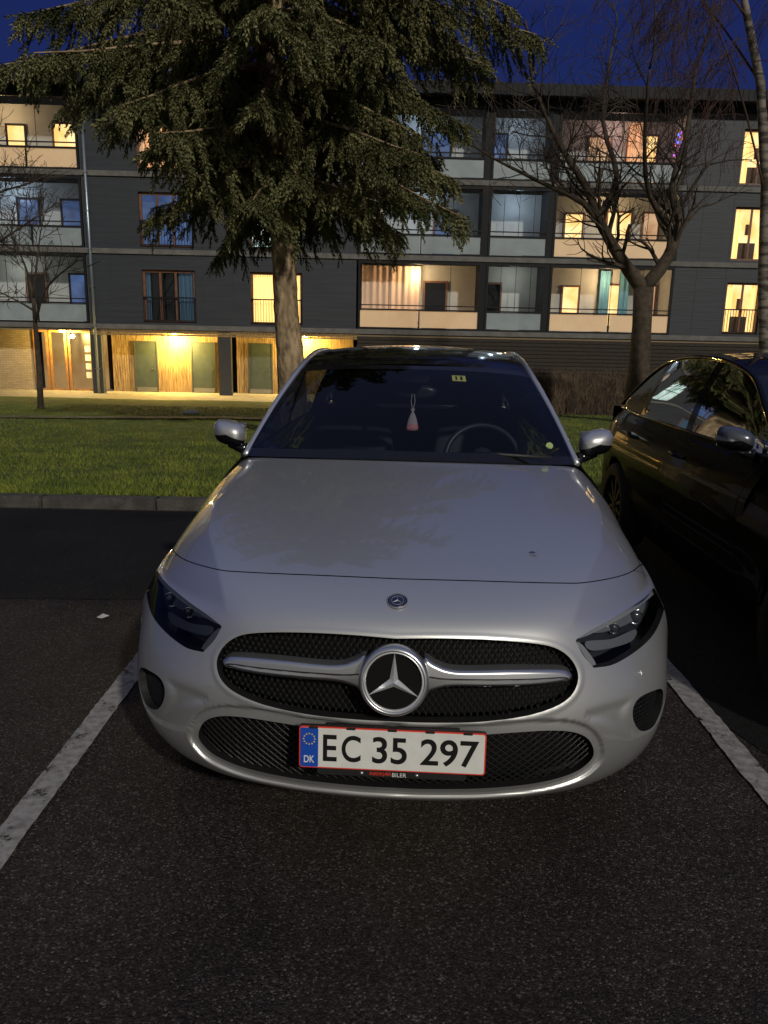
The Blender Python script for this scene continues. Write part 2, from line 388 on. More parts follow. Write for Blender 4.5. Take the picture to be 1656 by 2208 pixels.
for mi in (False,True):
    V,Fc=pt.get(Tv,(.03,.03,0),mi); v=rawmesh('side_vent',V,Fc,M['matt_black'],car,True,True)
    b=MB(); s=-1 if mi else 1
    for j in range(len(gv)-1):
        for i in range(1,len(gu)-1):
            for di,dj in ((1,0),(0,1)):
                if i+di<len(gu) and gi[j,i] and gi[j+dj,i+di]:
                    a=gp[j,i]+np.array((.016,.016,0)); c=gp[j+dj,i+di]+np.array((.016,.016,0)); b.tube([(a[0]*s,a[1],a[2]),(c[0]*s,c[1],c[2])],.002,3)
    if b.v: b.build('vent_mesh',M['grid'],v)
# emblem on the grille
tl=R(12); ec=Vector((0,-.012,.655)); ME=Matrix.Translation(ec)@Matrix(((1,0,0,0),(0,math.sin(tl),-math.cos(tl),0),(0,math.cos(tl),math.sin(tl),0),(0,0,0,1)))
def star(mb,Rr,d,Mx,inner=.15,h0=.0):
    vs=[(0,0,h0+d)]+[(Rr*(1 if k%2==0 else inner)*math.cos(R(90+60*k)),Rr*(1 if k%2==0 else inner)*math.sin(R(90+60*k)),h0) for k in range(6)]
    vs+=[(v[0],v[1],h0-.3*d) for v in vs[1:7]]
    fs=[(0,1+k,1+(k+1)%6) for k in range(6)]+[(1+k,7+k,7+(k+1)%6,1+(k+1)%6) for k in range(6)]
    mb.add(vs,fs,Mx)
b=MB(); b.lathe([(.077,-.03),(.077,.006),(.080,.012),(.084,.013),(.090,.008),(.093,-.002),(.094,-.03)],64,ME); em=b.build('grille_emblem',M['satin'],car,True)
b=MB(); b.lathe([(0,.0),(.078,.0)],48,ME); b.build('emblem_disc',M['matt_black'],em)
b=MB(); b.lathe([(.073,.002),(.075,.009),(.0775,.010),(.0785,.004)],64,ME); b.build('emblem_ring',M['starm'],em,True)
b=MB(); star(b,.076,.014,ME,.17,.004); b.build('emblem_star',M['starm'],em)
# grille fins
P_fin=spl([(790,1415),(765,1422),(740,1430),(700,1431),(600,1421),(510,1414),(486,1419),(482,1428),(496,1439),(560,1453),(650,1463),(730,1470),(765,1480),(790,1488)])
pf=Patch(surf,np.linspace(.0,4.2,150),np.linspace(4.2,6.6,120))
Tf,_o,nf=pf.clip(pf.T,fpoly(P_fin))
P_ch=spl([(790,1450),(740,1449),(650,1443),(560,1434),(500,1426),(488,1430),(498,1440),(560,1454),(650,1464),(730,1471),(765,1481),(790,1489)])
def bul(V,P):
    q=cpx(P); f=sdf(q,P_fin); g=np.clip(-f/7,0,1); h=sdf(q,P_ch); return np.stack([np.zeros(len(P)),-.002-.012*np.sqrt(g*(2-g))+.005*(1-sstep(h,-3,0)),np.zeros(len(P))],1)
lv,lf=pf.lip(Tf,nf,np.array((0,.03,0)))
Tf2,Tf1,_n=pf.clip(Tf,fpoly(P_ch))
for mi in (False,True):
    parts=[pf.get(Tf1,bul,mi)]
    a=np.array(lv)+np.array((0,-.002,0)) 
    if mi: a[:,0]*=-1
    parts.append((a,lf)); V,Fc=join(parts); fo=rawmesh('grille_fin',V,Fc,M['satin'],car,True,True)
    V,Fc=pf.get(Tf2,bul,mi); rawmesh('chrome_blade',V,Fc,M['chrome'],fo,True,True)
# hood badge
i=np.argmin(np.hypot(S0[:,0],S0[:,1]-.152)+(S0[:,2]<.78)*9); c=Vector((0,.152,S0[i,2]+.002))
nb=Vector((0,-.42,.9)).normalized(); MBd=Matrix((( 1,0,nb.x,c.x),(0,.9,nb.y,c.y),(0,.42,nb.z,c.z),(0,0,0,1)))
b=MB(); b.lathe([(0,.003),(.024,.003),(.028,.0)],36,MBd); bd=b.build('hood_badge',M['badgeblue'],car)
b=MB(); b.lathe([(.0158,.003),(.0162,.0045),(.0170,.0045),(.0174,.003)],36,MBd); b.lathe([(.0274,.002),(.0278,.004),(.0286,.004),(.0292,0)],36,MBd)
star(b,.0155,.003,MBd,.16,.0035)
for k in range(22):
    a=2*math.pi*k/22
    if abs(math.sin(a))<.97: b.lathe([(0,.0042),(.0007,.004),(.0009,.003)],6,MBd@Matrix.Translation((.0222*math.cos(a),.0222*math.sin(a),0)))
b.build('badge_relief',M['relief'],bd)
# number plate
pc=Vector((0,-.022,.462)); tl=R(4); MP=Matrix.Translation(pc)@Matrix(((1,0,0,0),(0,math.sin(tl),-math.cos(tl),0),(0,math.cos(tl),math.sin(tl),0),(0,0,0,1)))
def rrect(mb,x0,x1,y0,y1,r,z0,z1,Mx,n=5):
    pts=[]
    for cx,cy,a0 in ((x1-r,y1-r,0),(x0+r,y1-r,90),(x0+r,y0+r,180),(x1-r,y0+r,270)):
        for k in range(n+1): a=R(a0+90*k/n); pts.append((cx+r*math.cos(a),cy+r*math.sin(a)))
    m=len(pts); mb.add([(p[0],p[1],z1) for p in pts]+[(p[0],p[1],z0) for p in pts],[tuple(range(m))]+[(i,m+i,m+(i+1)%m,(i+1)%m) for i in range(m)],Mx)
b=MB(); rrect(b,-.2495,.2495,-.060,.0605,.008,-.010,0,MP); rrect(b,-.20,.20,-.079,-.057,.01,-.010,-.001,MP); b.box(-.18,.18,-.07,.05,-.10,-.009,MP); plate=b.build('license_plate',M['trim'],car)
b=MB(); rrect(b,-.2485,.2485,-.0585,.0585,.008,0,.003,MP); b.build('plate_border',M['red'],plate)
b=MB(); rrect(b,-.2448,.2448,-.0550,.0550,.006,.003,.0042,MP); b.build('plate_face',M['white'],plate)
b=MB(); rrect(b,-.2448,-.197,-.0550,.0550,.004,.0042,.0052,MP); b.build('plate_band',M['blue'],plate)
b=MB()
for k in range(12):
    a=R(30*k); cx,cy=-.2210+.0150*math.cos(a),.024+.0150*math.sin(a); r=.0030
    pp=[(cx+(r if j%2==0 else r*.42)*math.sin(math.pi*j/5),cy+(r if j%2==0 else r*.42)*math.cos(math.pi*j/5),.0057) for j in range(10)]
    b.add(pp+[(cx,cy,.0057)],[(j,10,(j+1)%10) for j in range(10)],MP)
b.build('plate_stars',M['yellow'],plate)
def text(body,x0,x1,z0,z1,h,Mx,m,name,parent,weight=0.):
    cu=bpy.data.curves.new('t','FONT'); cu.body=body; cu.size=1; cu.offset=weight; cu.extrude=.01; o=bpy.data.objects.new('t',cu); COL.objects.link(o)
    dg=bpy.context.evaluated_depsgraph_get(); me=bpy.data.meshes.new_from_object(o.evaluated_get(dg)); bpy.data.objects.remove(o)
    co_=np.array([v.co[:] for v in me.vertices]); mn=co_.min(0); mxx=co_.max(0)
    for v in me.vertices:
        a=(v.co.x-mn[0])/(mxx[0]-mn[0]); c=(v.co.y-mn[1])/(mxx[1]-mn[1]); v.co=Mx@Vector((x0+a*(x1-x0),z0+c*(z1-z0),h+(v.co.z>0)*.0008))
    me.materials.clear(); me.materials.append(m); me.name=name
    return link(name,me,parent)
for ch_,x0,x1 in (('E',-.184,-.147),('C',-.134,-.083),('35',-.052,.040),('297',.076,.230)):
    text(ch_,x0,x1,-.0375,.0375,.0043,MP,M['ink'],'plate_lettering',plate,.015)
text('DK',-.235,-.207,-.043,-.023,.0053,MP,M['white'],'plate_country_code',plate,.012)
text('RØDKJÆR',-.058,-.001,-.0765,-.065,-.0007,MP,M['red'],'dealer_lettering',plate,.006)
text('BILER',.002,.040,-.0765,-.0655,-.0007,MP,M['white'],'dealer_lettering',plate,.0)
for x in (-.08,.068):
    MB().lathe([(0,.004),(.004,.0035),(.0065,-.0008)],16,MP@Matrix.Translation((x,-.0700,0))).build('plate_screw',M['alloy'],plate,True)
for x in (-.11,0.,.1,-.21,.2):
    b=MB(); rrect(b,x-.012,x+.012,.0535,.0592,.002,.003,.006,MP,2); b.build('plate_clip',M['trim'],plate)
# ------------------------------------------------------------------ body behind the nose, shared by both cars
yW=np.array([.5,1.0,1.6,2.5,3.4,3.9,4.15,4.3,4.38]); xW=np.array([.885,.893,.897,.899,.897,.882,.85,.79,.72])
zP=np.array([.19,.235,.32,.42,.52,.64,.70,.78,.85,.90,.945,.975,1.0]); xP=np.array([.93,.962,.988,1.,1.,.996,.998,.984,.962,.932,.892,.86,.83])
yd=np.linspace(.4,4.5,400); wd=np.convolve(np.pad(np.interp(yd,yW,xW),12,'edge'),np.ones(25)/25,'valid')
zd=np.linspace(.15,1.05,300); pd_=np.convolve(np.pad(np.interp(zd,zP,xP),8,'edge'),np.ones(17)/17,'valid')
def sidef(uv):
    y,z=uv[:,0],uv[:,1]; x=np.interp(y,yd,wd)*np.interp(z,zd,pd_)
    wv=sstep(y,1.1,1.6)*(1-sstep(y,3.9,4.2))
    x=x-.010*np.exp(-((z-.50)/.05)**2)*wv-.012*(1-sstep(y,.55,.95))-.075*wv*np.clip((.74-z)/.5,0,1)**1.2+.006*wv*np.exp(-((z-.80)/.02)**2)
    return np.stack([-x,y,z],1)
railc=spl([(.735,1.50,1.0),(.668,1.85,1.195),(.602,2.18,1.352),(.583,2.55,1.42),(.58,2.95,1.437),(.565,3.4,1.415),(.55,3.8,1.345),(.60,4.05,1.21),(.68,4.27,1.03)],8,False)
AX1,AX2=.92,3.66
def wheel(root,x,y,rimm):
    s=1 if x>0 else -1; Mx=Matrix.Translation((x,y,.315))@Matrix.Rotation(R(90)*s,4,'Y')
    b=MB(); b.lathe([(.225,-.1),(.29,-.105),(.312,-.085),(.316,0),(.312,.085),(.29,.105),(.225,.1)],40,Mx); w=b.build('wheel',M['tyre'],root,True)
    b=MB(); b.lathe([(.226,.1),(.215,.085),(.21,-.05)],36,Mx); b.lathe([(0,.085),(.03,.085),(.045,.07)],24,Mx)
    for k in range(10):
        b.box(.03,.218,-.013,.013,.055,.078,Mx@Matrix.Rotation(2*math.pi*k/10,4,'Z'))
    b.build('rim',rimm,w)
def shell(root,paint,roofm,glass,mirrorm,rimm):
    pA=Patch(sidef,np.linspace(.55,1.5,60),np.linspace(.19,.705,34)); pB=Patch(sidef,np.linspace(1.5,4.38,150),np.linspace(.19,1.0,50))
    arch=lambda ax:(lambda V,P:np.hypot(V[:,0]-ax,V[:,1]-.315)-.36)
    ttop=lambda V,P:V[:,1]-np.interp(V[:,0],[.55,.58,.62,.70,.8,.87],[.61,.645,.67,.685,.70,.705])
    TA,_q,_n=pA.clip(pA.T,ttop)
    _,TA,n1=pA.clip(TA,arch(AX1)); _,TB,n2=pB.clip(pB.T,arch(AX2))
    la=pA.lip(TA,n1,np.array((.09,0,0))); lb=pB.lip(TB,n2,np.array((.09,0,0)))
    def band(p,T,y):
        a,b_,_=p.clip(T,lambda V,P:V[:,0]-(y-.003)); _,c,_=p.clip(b_,lambda V,P:V[:,0]-(y+.003)); return a,c
    f1,rest=band(pB,TB,1.58); d1,rest=band(pB,rest,2.66); d2,q=band(pB,rest,3.5)
    for mi in (False,True):
        s=-1 if mi else 1
        a=np.array(la[0]); b2=np.array(lb[0])
        if mi: a[:,0]*=-1; b2[:,0]*=-1
        V,Fc=join([pA.get(TA,None,mi),pB.get(f1,None,mi),(a,la[1])]); rawmesh('wheel_arch_panel',V,Fc,paint,root,True,True)
        for Td,yh in ((d1,2.48),(d2,3.36)):
            V,Fc=pB.get(Td,None,mi); d=rawmesh('door',V,Fc,paint,root,True,True)
            b=MB(); b.tube([(-.882*s,yh-.19,.885),(-.915*s,yh-.16,.89),(-.918*s,yh-.03,.893),(-.882*s,yh,.892)],[.012,.013,.013,.012],8); b.build('door_handle',paint,d,True)
        V,Fc=join([pB.get(q,None,mi),(b2,lb[1])]); rawmesh('rear_quarter',V,Fc,paint,root,True,True)
        for ax in (AX1,AX2): wheel(root,-.785*s,ax,rimm)
        def wn(y0,y1,name,m):
            def fn(u,v):
                y=y0+(y1-y0)*u; xr=np.interp(y,railc[:,1],railc[:,0]); zr=np.interp(y,railc[:,1],railc[:,2]); xb=np.interp(y,[1.5,2.5,3.6,4.3],[.742,.746,.742,.69])
                t=v; return (-(xb*(1-t)+xr*t+.018*4*t*(1-t)*(1 if zr>1.1 else 0))*s,y,.998*(1-t)+zr*t)
            b=MB(); b.grid(fn,14,6); return b.build(name,m,root,True)
        wn(1.52,2.60,'side_window',glass); wn(2.60,2.70,'door_pillar',M['gloss_black']); wn(2.70,3.52,'side_window',glass); wn(3.52,4.26,'rear_pillar',paint)
        rp=[(-p[0]*s,p[1],p[2]) for p in railc]; b=MB(); b.tube(rp,[.015]*len(rp),10); b.build('roof_rail',paint,root,True)
        b=MB(); b.tube([(-np.interp(y,[1.5,2.5,3.6,4.3],[.752,.756,.752,.70])*s,y,1.0) for y in np.linspace(1.52,4.2,12)],.008,6); b.build('window_trim',M['gloss_black'],root,True)
        cx,cy,cz=-.862*s,1.74,1.07
        def mf(lo,hi):
            def g(u,v):
                th=R(lo+(hi-lo)*u); ph=math.pi*v; ex=.75
                sg=lambda a:math.copysign(abs(a)**ex,a)
                X=.082*sg(math.cos(th))*math.sin(ph)**.8; Z=.060*sg(math.sin(th))*math.sin(ph)**.8; Y=-.085*math.cos(ph)
                if Y>.02: Y=.02+(Y-.02)*.3
                Z+=.012*(X*-s/.09); return (cx+X,cy+Y+.28*X*-s,cz+Z)
            return g
        b=MB(); b.grid(mf(-14,194),28,16); mo=b.build('wing_mirror',mirrorm,root,True)
        b=MB(); b.grid(mf(194,346),14,16); b.build('mirror_underside',M['gloss_black'],mo,True)
        b=MB(); b.tube([(-.77*s,1.70,.995),(-.81*s,1.72,1.005),(-.86*s,1.745,1.02)],[.03,.028,.025],8); b.build('mirror_foot',M['gloss_black'],mo,True)
        b=MB(); b.box(-.066,.066,-.003,.003,-.043,.043,Matrix.Translation((cx,cy+.045,cz))); b.build('mirror_glass',M['chrome'],mo)
    bs=spl([(-.742,1.52,1.0),(-.70,1.455,1.006),(-.56,1.385,1.016),(-.3,1.322,1.028),(0,1.308,1.031),(.3,1.322,1.028),(.56,1.385,1.016),(.70,1.455,1.006),(.742,1.52,1.0)],6,False)
    ts=spl([(-.60,2.19,1.352),(-.57,2.165,1.362),(-.46,2.125,1.377),(-.25,2.095,1.388),(0,2.085,1.392),(.25,2.095,1.388),(.46,2.125,1.377),(.57,2.165,1.362),(.60,2.19,1.352)],6,False)
    def ws(u,v):
        k=u*(len(bs)-1); i=min(int(k),len(bs)-2); f=k-i; a=bs[i]*(1-f)+bs[i+1]*f; c=ts[i]*(1-f)+ts[i+1]*f
        p=a*(1-v)+c*v; g=4*v*(1-v); return (p[0],p[1]-.012*g,p[2]+.014*g)
    b=MB(); b.grid(lambda u,v:ws(.035+.93*u,.07+.87*v),48,14); sh=b.build('windscreen',glass if root is not car else M['shield'],root,True)
    b=MB(); b.grid(lambda u,v:ws(.035*u,v),3,14); b.grid(lambda u,v:ws(.965+.035*u,v),3,14); b.grid(lambda u,v:ws(.035+.93*u,.07*v),48,2); b.grid(lambda u,v:ws(.035+.93*u,.94+.06*v),48,2)
    b.build('windscreen_border',M['gloss_black'],sh,True)
    def rf(u,v):
        y=2.19+(4.0-2.19)*v; xr=np.interp(y,railc[:,1],railc[:,0]); zr=np.interp(y,railc[:,1],railc[:,2])
        a=2*u-1; x=a*xr; z=zr+.042*(1-a*a)
        y2=y-(1-v)**3*.105*(1-abs(a)**2.2); return (x,y2,z)
    b=MB(); b.grid(rf,30,24); b.build('roof',roofm,root,True)
    b=MB()
    def rw(u,v):
        a=2*u-1; z0=np.interp(4.0,railc[:,1],railc[:,2]); x=a*(np.interp(4.0,railc[:,1],railc[:,0])*(1-v)+.68*v); return (x,4.0+.27*v+.05*(1-a*a)*v,(z0+.042*(1-a*a))*(1-v)+1.0*v)
    b.grid(rw,20,8); b.build('rear_window',M['shield'] if root is car else glass,root,True)
    b=MB()
    def tg(u,v):
        a=2*u-1; z=1.0-.75*v; x=.72*a; return (x*1.01,4.37+(.06+.06*math.sin(math.pi*v))*(1-a*a),z)
    b.grid(tg,20,14); b.build('tailgate',paint,root,True)
    b=MB(); b.grid(lambda u,v:((2*u-1)*.68,4.27+.1*v+.05*(1-(2*u-1)**2)*(1-v),1.0),16,2); b.build('tail_shelf',paint,root,True)
    b=MB(); b.box(-.66,.66,.40,4.25,.21,.26); b.box(-.62,.62,.6,1.4,.26,.68); b.box(-.68,.68,1.45,4.3,.26,.5); b.build('underbody',M['trim'],root)
    b=MB(); b.grid(lambda u,v:((2*u-1)*.70,1.40+.55*v,.97-.02*v+.035*math.sin(math.pi*v)*(1-(2*u-1)**4)-(.25*(v>.99))),24,10); b.box(-.70,.70,1.9,1.95,.6,.95); b.build('dashboard',M['interior'],root,True)
    def bk(w,d,h,cx,cy,cz,tilt):
        Mx=Matrix.Translation((cx,cy,cz))@Matrix.Rotation(tilt,4,'X')
        return lambda u,v:tuple(Mx@Vector((w*math.copysign(abs(math.cos(2*math.pi*u))**.6,math.cos(2*math.pi*u))*math.sin(math.pi*v)**.4,d*math.copysign(abs(math.sin(2*math.pi*u))**.6,math.sin(2*math.pi*u))*math.sin(math.pi*v)**.4,-h*math.cos(math.pi*v))))
    for x in (-.37,.37):
        b=MB(); b.grid(bk(.25,.08,.34,x,2.75,.80,R(-14)),24,14); b.grid(bk(.13,.05,.10,x,2.86,1.20,R(-8)),20,10); b.grid(bk(.25,.28,.09,x,2.5,.5,0),20,8); b.build('front_seat',M['seat'],root,True)
    b=MB(); b.grid(bk(.62,.09,.30,0,3.62,.74,R(-18)),30,12); b.build('rear_bench',M['seat'],root,True)
    return ws
wsf=shell(car,M['paint'],M['gloss_black'],M['sideglass'],M['paint'],M['alloy'])
Mx=Matrix.Translation((.36,2.02,.935))@Matrix.Rotation(R(62),4,'X')
b=MB(); b.tube([Mx@Vector((.185*math.cos(a),.18*math.sin(a),0)) for a in np.linspace(0,2*math.pi,41)[:-1]],.015,8,True)
b.lathe([(0,.03),(.05,.03),(.06,0)],20,Mx); b.box(-.175,.175,-.012,.012,0,.015,Mx); b.box(-.012,.012,-.175,0,0,.015,Mx); b.build('steering_wheel',mat('wheel_leather',(.03,.03,.034),.4),car,True)
b=MB(); b.grid(lambda u,v:(.125*math.copysign(abs(math.cos(2*math.pi*u))**.7,math.cos(2*math.pi*u))*math.sin(math.pi*v)**.5,2.16-.02*math.cos(math.pi*v),1.255+.036*math.sin(2*math.pi*u)*math.sin(math.pi*v)**.5),28,8)
b.tube([(0,2.17,1.27),(0,2.14,1.36)],.014,8); b.grid(lambda u,v:((2*u-1)*(.10-.03*v),2.12-.08*v,1.365-.055*v),8,4); b.build('rear_view_mirror',mat('mirror_casing',(.05,.052,.055),.3),car,True)
for x0,x1 in ((-.60,.02),(.08,.60)):
    b=MB(); b.tube([(x0,1.46,1.035),(x0*.5+x1*.5,1.40,1.052),(x1,1.37,1.048)],[.006,.009,.006],6); b.build('wiper',M['trim'],car,True)
b=MB(); Mx=Matrix.Translation((.612,1.515,1.078))@Matrix.Rotation(R(62),4,'X'); b.lathe([(0,.001),(.015,.001),(.016,0)],24,Mx); b.build('windscreen_sticker',mat('sticker',(.28,.36,.12),.6),car)
b=MB(); o3=lambda p:(p[0],p[1]+.012,p[2]-.012)
b.grid(lambda u,v:o3(wsf(.592+.034*u,.83+.075*v)),4,3); pm=b.build('windscreen_reflection',mat('reflection_yellow',(.75,.68,.15),.6,emit=(.9,.85,.2),es=.16),car)  # glowing panel painted in for building light showing in the windscreen
b=MB(); o4=lambda p:(p[0],p[1]+.010,p[2]-.010)
b.grid(lambda u,v:o4(wsf(.600+.004*u,.840+.050*v)),1,2); b.grid(lambda u,v:o4(wsf(.612+.006*u,.840+.050*v)),1,2); b.build('reflection_bars',mat('reflection_dark',(.05,.05,.02),.6),pm)  # dark bars of that painted reflection
W=lambda x,y,z:Vector(c2w(np.array([[x,y,z]]))[0])
sp=W(.0,2.11,1.16)
sa=thing('air_freshener_sachet','small translucent sachet with pink contents hanging from the inner mirror of the silver car','air freshener',tuple(sp))
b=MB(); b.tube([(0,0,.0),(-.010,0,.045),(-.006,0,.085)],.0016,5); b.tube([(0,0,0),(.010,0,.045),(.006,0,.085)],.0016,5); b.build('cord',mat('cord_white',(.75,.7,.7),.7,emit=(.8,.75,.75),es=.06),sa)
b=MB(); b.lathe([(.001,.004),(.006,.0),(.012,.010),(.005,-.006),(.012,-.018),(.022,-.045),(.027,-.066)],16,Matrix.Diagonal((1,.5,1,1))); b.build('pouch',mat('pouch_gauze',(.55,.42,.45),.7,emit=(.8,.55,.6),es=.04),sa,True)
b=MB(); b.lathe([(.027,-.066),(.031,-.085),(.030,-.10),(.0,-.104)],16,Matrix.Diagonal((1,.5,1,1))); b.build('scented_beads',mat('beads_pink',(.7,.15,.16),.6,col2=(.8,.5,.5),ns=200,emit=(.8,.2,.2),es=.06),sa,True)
i=np.argmin(np.hypot(S0[:,0]+.41,S0[:,1]-.45)); lp=W(.41,.45,S0[i,2]+.004)
b=MB(); b.add([(-.015,0,0),(-.005,.006,.003),(.008,.004,.001),(.016,-.003,.005),(.004,-.006,.002)],[(0,4,1),(1,4,2),(2,4,3)],Matrix.Translation(lp)); tag(b.build('fallen_leaf',mat('leaf_dark',(.01,.008,.008),.7)),'tiny dark fallen leaf lying on the silver hood','leaf')
# ================================================================== BLACK CAR
bc=thing('parked_car','glossy black hatchback parked in the next bay, right of the silver car','car',(2.575,2.06,0),R(-.6))
for o in [c for c in car.children if c.name.split('.')[0] in ('hood','bumper','fender','body_liner','headlight','lower_intake','side_vent','grille')]:
    n=o.copy(); n.data=o.data.copy(); COL.objects.link(n); n.parent=bc
    if n.data.materials[0]==M['paint']: n.data.materials[0]=M['black_paint']
    for k in o.children:
        m2=k.copy(); m2.data=k.data.copy(); COL.objects.link(m2); m2.parent=n
        if m2.data.materials[0]==M['paint']: m2.data.materials[0]=M['black_paint']
shell(bc,M['black_paint'],M['black_paint'],M['sideglass'],mat('mirror_cap_grey',(.10,.11,.13),.25,.6,coat=1.),M['darkalloy'])
# ================================================================== GROUND
asph=asphaltmat('asphalt',(.0080,.0066,.0060),(.028,.0235,.0215),(.115,.100,.092))
asphd=asphaltmat('asphalt_shaded',(.004,.004,.004),(.009,.009,.009),(.035,.035,.035))  # same asphalt in a darker colour, for its shaded area
grassg=mat('lawn_soil',(.028,.048,.005),.95,col2=(.09,.12,.012),ns=3,bump=1.,bs=60)
struct(MB().add([(-500,-500,-1.12),(500,-500,-1.12),(500,700,-1.12),(-500,700,-1.12)],[(0,1,2,3)]).build('ground',grassg))
struct(MB().add([(-60,-60,0),(60,-60,0),(60,6.56,0),(-60,6.56,0)],[(0,1,2,3)]).build('parking_lot',asph))
struct(MB().add([(-30,3.2,.004),(-1.5,4.25,.004),(1.0,4.4,.004),(1.5,2.6,.004),(30,2.6,.004),(30,6.5,.004),(-30,6.5,.004)],[(0,1,2,5,6),(2,3,4,5)]).build('asphalt_shadow',asphd))  # dark sheet laid as a painted shadow beside and behind the cars
def ragged(x0,x1,y0,y1,z,seed):
    n=220; vs=[]
    for i in range(n+1):
        y=y0+(y1-y0)*i/n
        a=noise.noise((seed,y*7,0))*.004+noise.noise((seed,y*61,3))*.006; c=noise.noise((seed+9,y*7,0))*.004+noise.noise((seed,y*59,7))*.006
        vs+=[(x0+a,y,z),(x1+c,y,z)]
    return vs,[(2*i,2*i+1,2*i+3,2*i+2) for i in range(n)]
mp_=mat('line_paint',(.17,.165,.16),.8,col2=(.30,.29,.28),ns=35,bump=.15,bs=190,voro=True)
m=mp_; t=m.node_tree; n=t.nodes; l=t.links; bsd=n['Principled BSDF']; tc=n.new('ShaderNodeTexCoord'); nz=n.new('ShaderNodeTexNoise'); nz.inputs['Scale'].default_value=8; nz.inputs['Detail'].default_value=11; nz.inputs['Roughness'].default_value=.82
l.new(tc.outputs['Object'],nz.inputs['Vector']); rr=n.new('ShaderNodeValToRGB'); rr.color_ramp.elements[0].position=.405; rr.color_ramp.elements[1].position=.435; l.new(nz.outputs['Fac'],rr.inputs['Fac']); l.new(rr.outputs[0],bsd.inputs['Alpha'])
for x in (-1.14,1.37,-3.65,3.9):
    vs,fs=ragged(x-.048,x+.048,.2 if abs(x)<2 else 0,6.3,.008,x); struct(MB().add(vs,fs).build('parking_line',mp_))
conc=mat('kerb_concrete',(.04,.038,.034),.9,col2=(.075,.07,.062),ns=8,bump=.5,bs=60)
b=MB(); x=-14.
while x<12: 
    b.box(x+.006,x+.99,6.56,6.70,-.1,.10+random.uniform(-.004,.004)); x+=1.
struct(b.build('kerb',conc,bevel=.012))
def lawn(u,v):
    x=-45+90*u; y=6.70+23.4*v**1.5; return (x,y,gz(x,y)+.02*noise.noise((x*.4,y*.4,0))*min(1,(y-6.7)))
struct(MB().grid(lawn,120,60).build('lawn_ground',grassg,None,True))
pav=mat('paving',(.22,.20,.16),.85,col2=(.32,.29,.23),ns=3,bump=.3,bs=30)
struct(MB().add([(-60,28.2,-1.03),(60,28.2,-1.03),(60,45,-1.03),(-60,45,-1.03)],[(0,1,2,3)]).build('pavement',pav))
pp=[G(-60,903),G(200,905),G(480,905),G(700,912)]; b=MB()
vs=[]
for p in pp: vs+=[(p.x,p.y,gz(0,p.y)+.035),(p.x,p.y+.8,gz(0,p.y+.8)+.035)]
struct(b.add(vs,[(2*i,2*i+2,2*i+3,2*i+1) for i in range(3)]).build('path',mat('path_gravel',(.10,.085,.06),.9,col2=(.06,.06,.03),ns=6,bump=.4,bs=40)))
N=110000; yy=6.75+np.random.rand(N)**1.35*17; xx=(np.random.rand(N)*1.35-.72)*yy; zz=np.array([gz(0,y) for y in yy])
h=(.018+.03*np.random.rand(N)); a=np.random.rand(N)*6.28; w=.006
V=np.zeros((N,3,3)); V[:,0]=np.stack([xx-w*np.cos(a),yy-w*np.sin(a),zz],1); V[:,1]=np.stack([xx+w*np.cos(a),yy+w*np.sin(a),zz],1)
V[:,2]=np.stack([xx+.02*np.random.randn(N),yy+.02*np.random.randn(N),zz+h+.01],1)
g=trimesh('grass',V.reshape(-1,3),np.arange(3*N).reshape(-1,3),mat('grass_blade',(.075,.11,.006),.8,col2=(.18,.205,.018),ns=1.5)); g['kind']='stuff'; tag(g,'short lit lawn grass between the kerb and the building','grass')
p=G(222,1335); b=MB(); b.add([(-.035,0,0),(-.01,.03,.012),(.03,.02,.004),(.04,-.01,.015),(0,-.02,.003)],[(0,4,1),(1,4,2),(2,4,3)],Matrix.Translation((p.x,p.y,.008))); tag(b.build('litter',mat('litter_pale',(.5,.48,.45),.8)),'crumpled pale scrap of litter on the asphalt left of the silver car','litter')
p=G(412,893); b=MB(); b.grid(lambda u,v:(p.x+.22*math.cos(6.283*u)*math.sin(3.14*v),p.y+.12*math.sin(6.283*u)*math.sin(3.14*v),gz(0,p.y)+.09*(math.cos(3.14*v)+.3+.3*noise.noise((u*4,v*3,1)))),12,7); tag(b.build('stone',mat('stone_pale',(.4,.37,.3),.9),None),'pale stone lying on the lawn in front of the wooden wall','stone')
# ================================================================== BUILDING
BT=R(1.7); BX=Vector((math.cos(BT),math.sin(BT),0)); BN=Vector((-math.sin(BT),math.cos(BT),0)); BO=Vector((0,32,-1.05))
bl=thing('apartment_building','long four storey grey apartment block with lit windows and glazed balconies','building',tuple(BO),BT)
def fac(px,py,dep=0.):
    d=ray(px,py); o=Vector((0,0,H)); t=(BO+BN*dep-o).dot(BN)/d.dot(BN); p=o+d*t-BO; return p.dot(BX),p.z
slate=mat('slate_cladding',(.018,.022,.030),.6,col2=(.027,.031,.041),ns=1.5,bump=.3,bs=3,stretch=(.3,1,6))
slab=mat('slab_concrete',(.14,.137,.13),.8,col2=(.10,.095,.09),ns=3)
darkm=mat('dark_metal',(.010,.011,.013),.6,spec=.2)
woodf=mat('window_wood',(.12,.05,.025),.5,col2=(.18,.08,.04),ns=6)
backw=mat('balcony_plaster',(.50,.50,.48),.85,col2=(.43,.43,.42),ns=2)
brick=mat('brick_pale',(.42,.32,.18),.9,bump=.5,bs=20)
m=brick; t=m.node_tree; bt=t.nodes.new('ShaderNodeTexBrick'); bt.inputs['Scale'].default_value=1.; bt.inputs['Brick Width'].default_value=.24; bt.inputs['Row Height'].default_value=.075; bt.inputs['Mortar Size'].default_value=.008
bt.inputs['Color1'].default_value=(.42,.32,.18,1); bt.inputs['Color2'].default_value=(.34,.25,.13,1); bt.inputs['Mortar'].default_value=(.2,.18,.14,1)
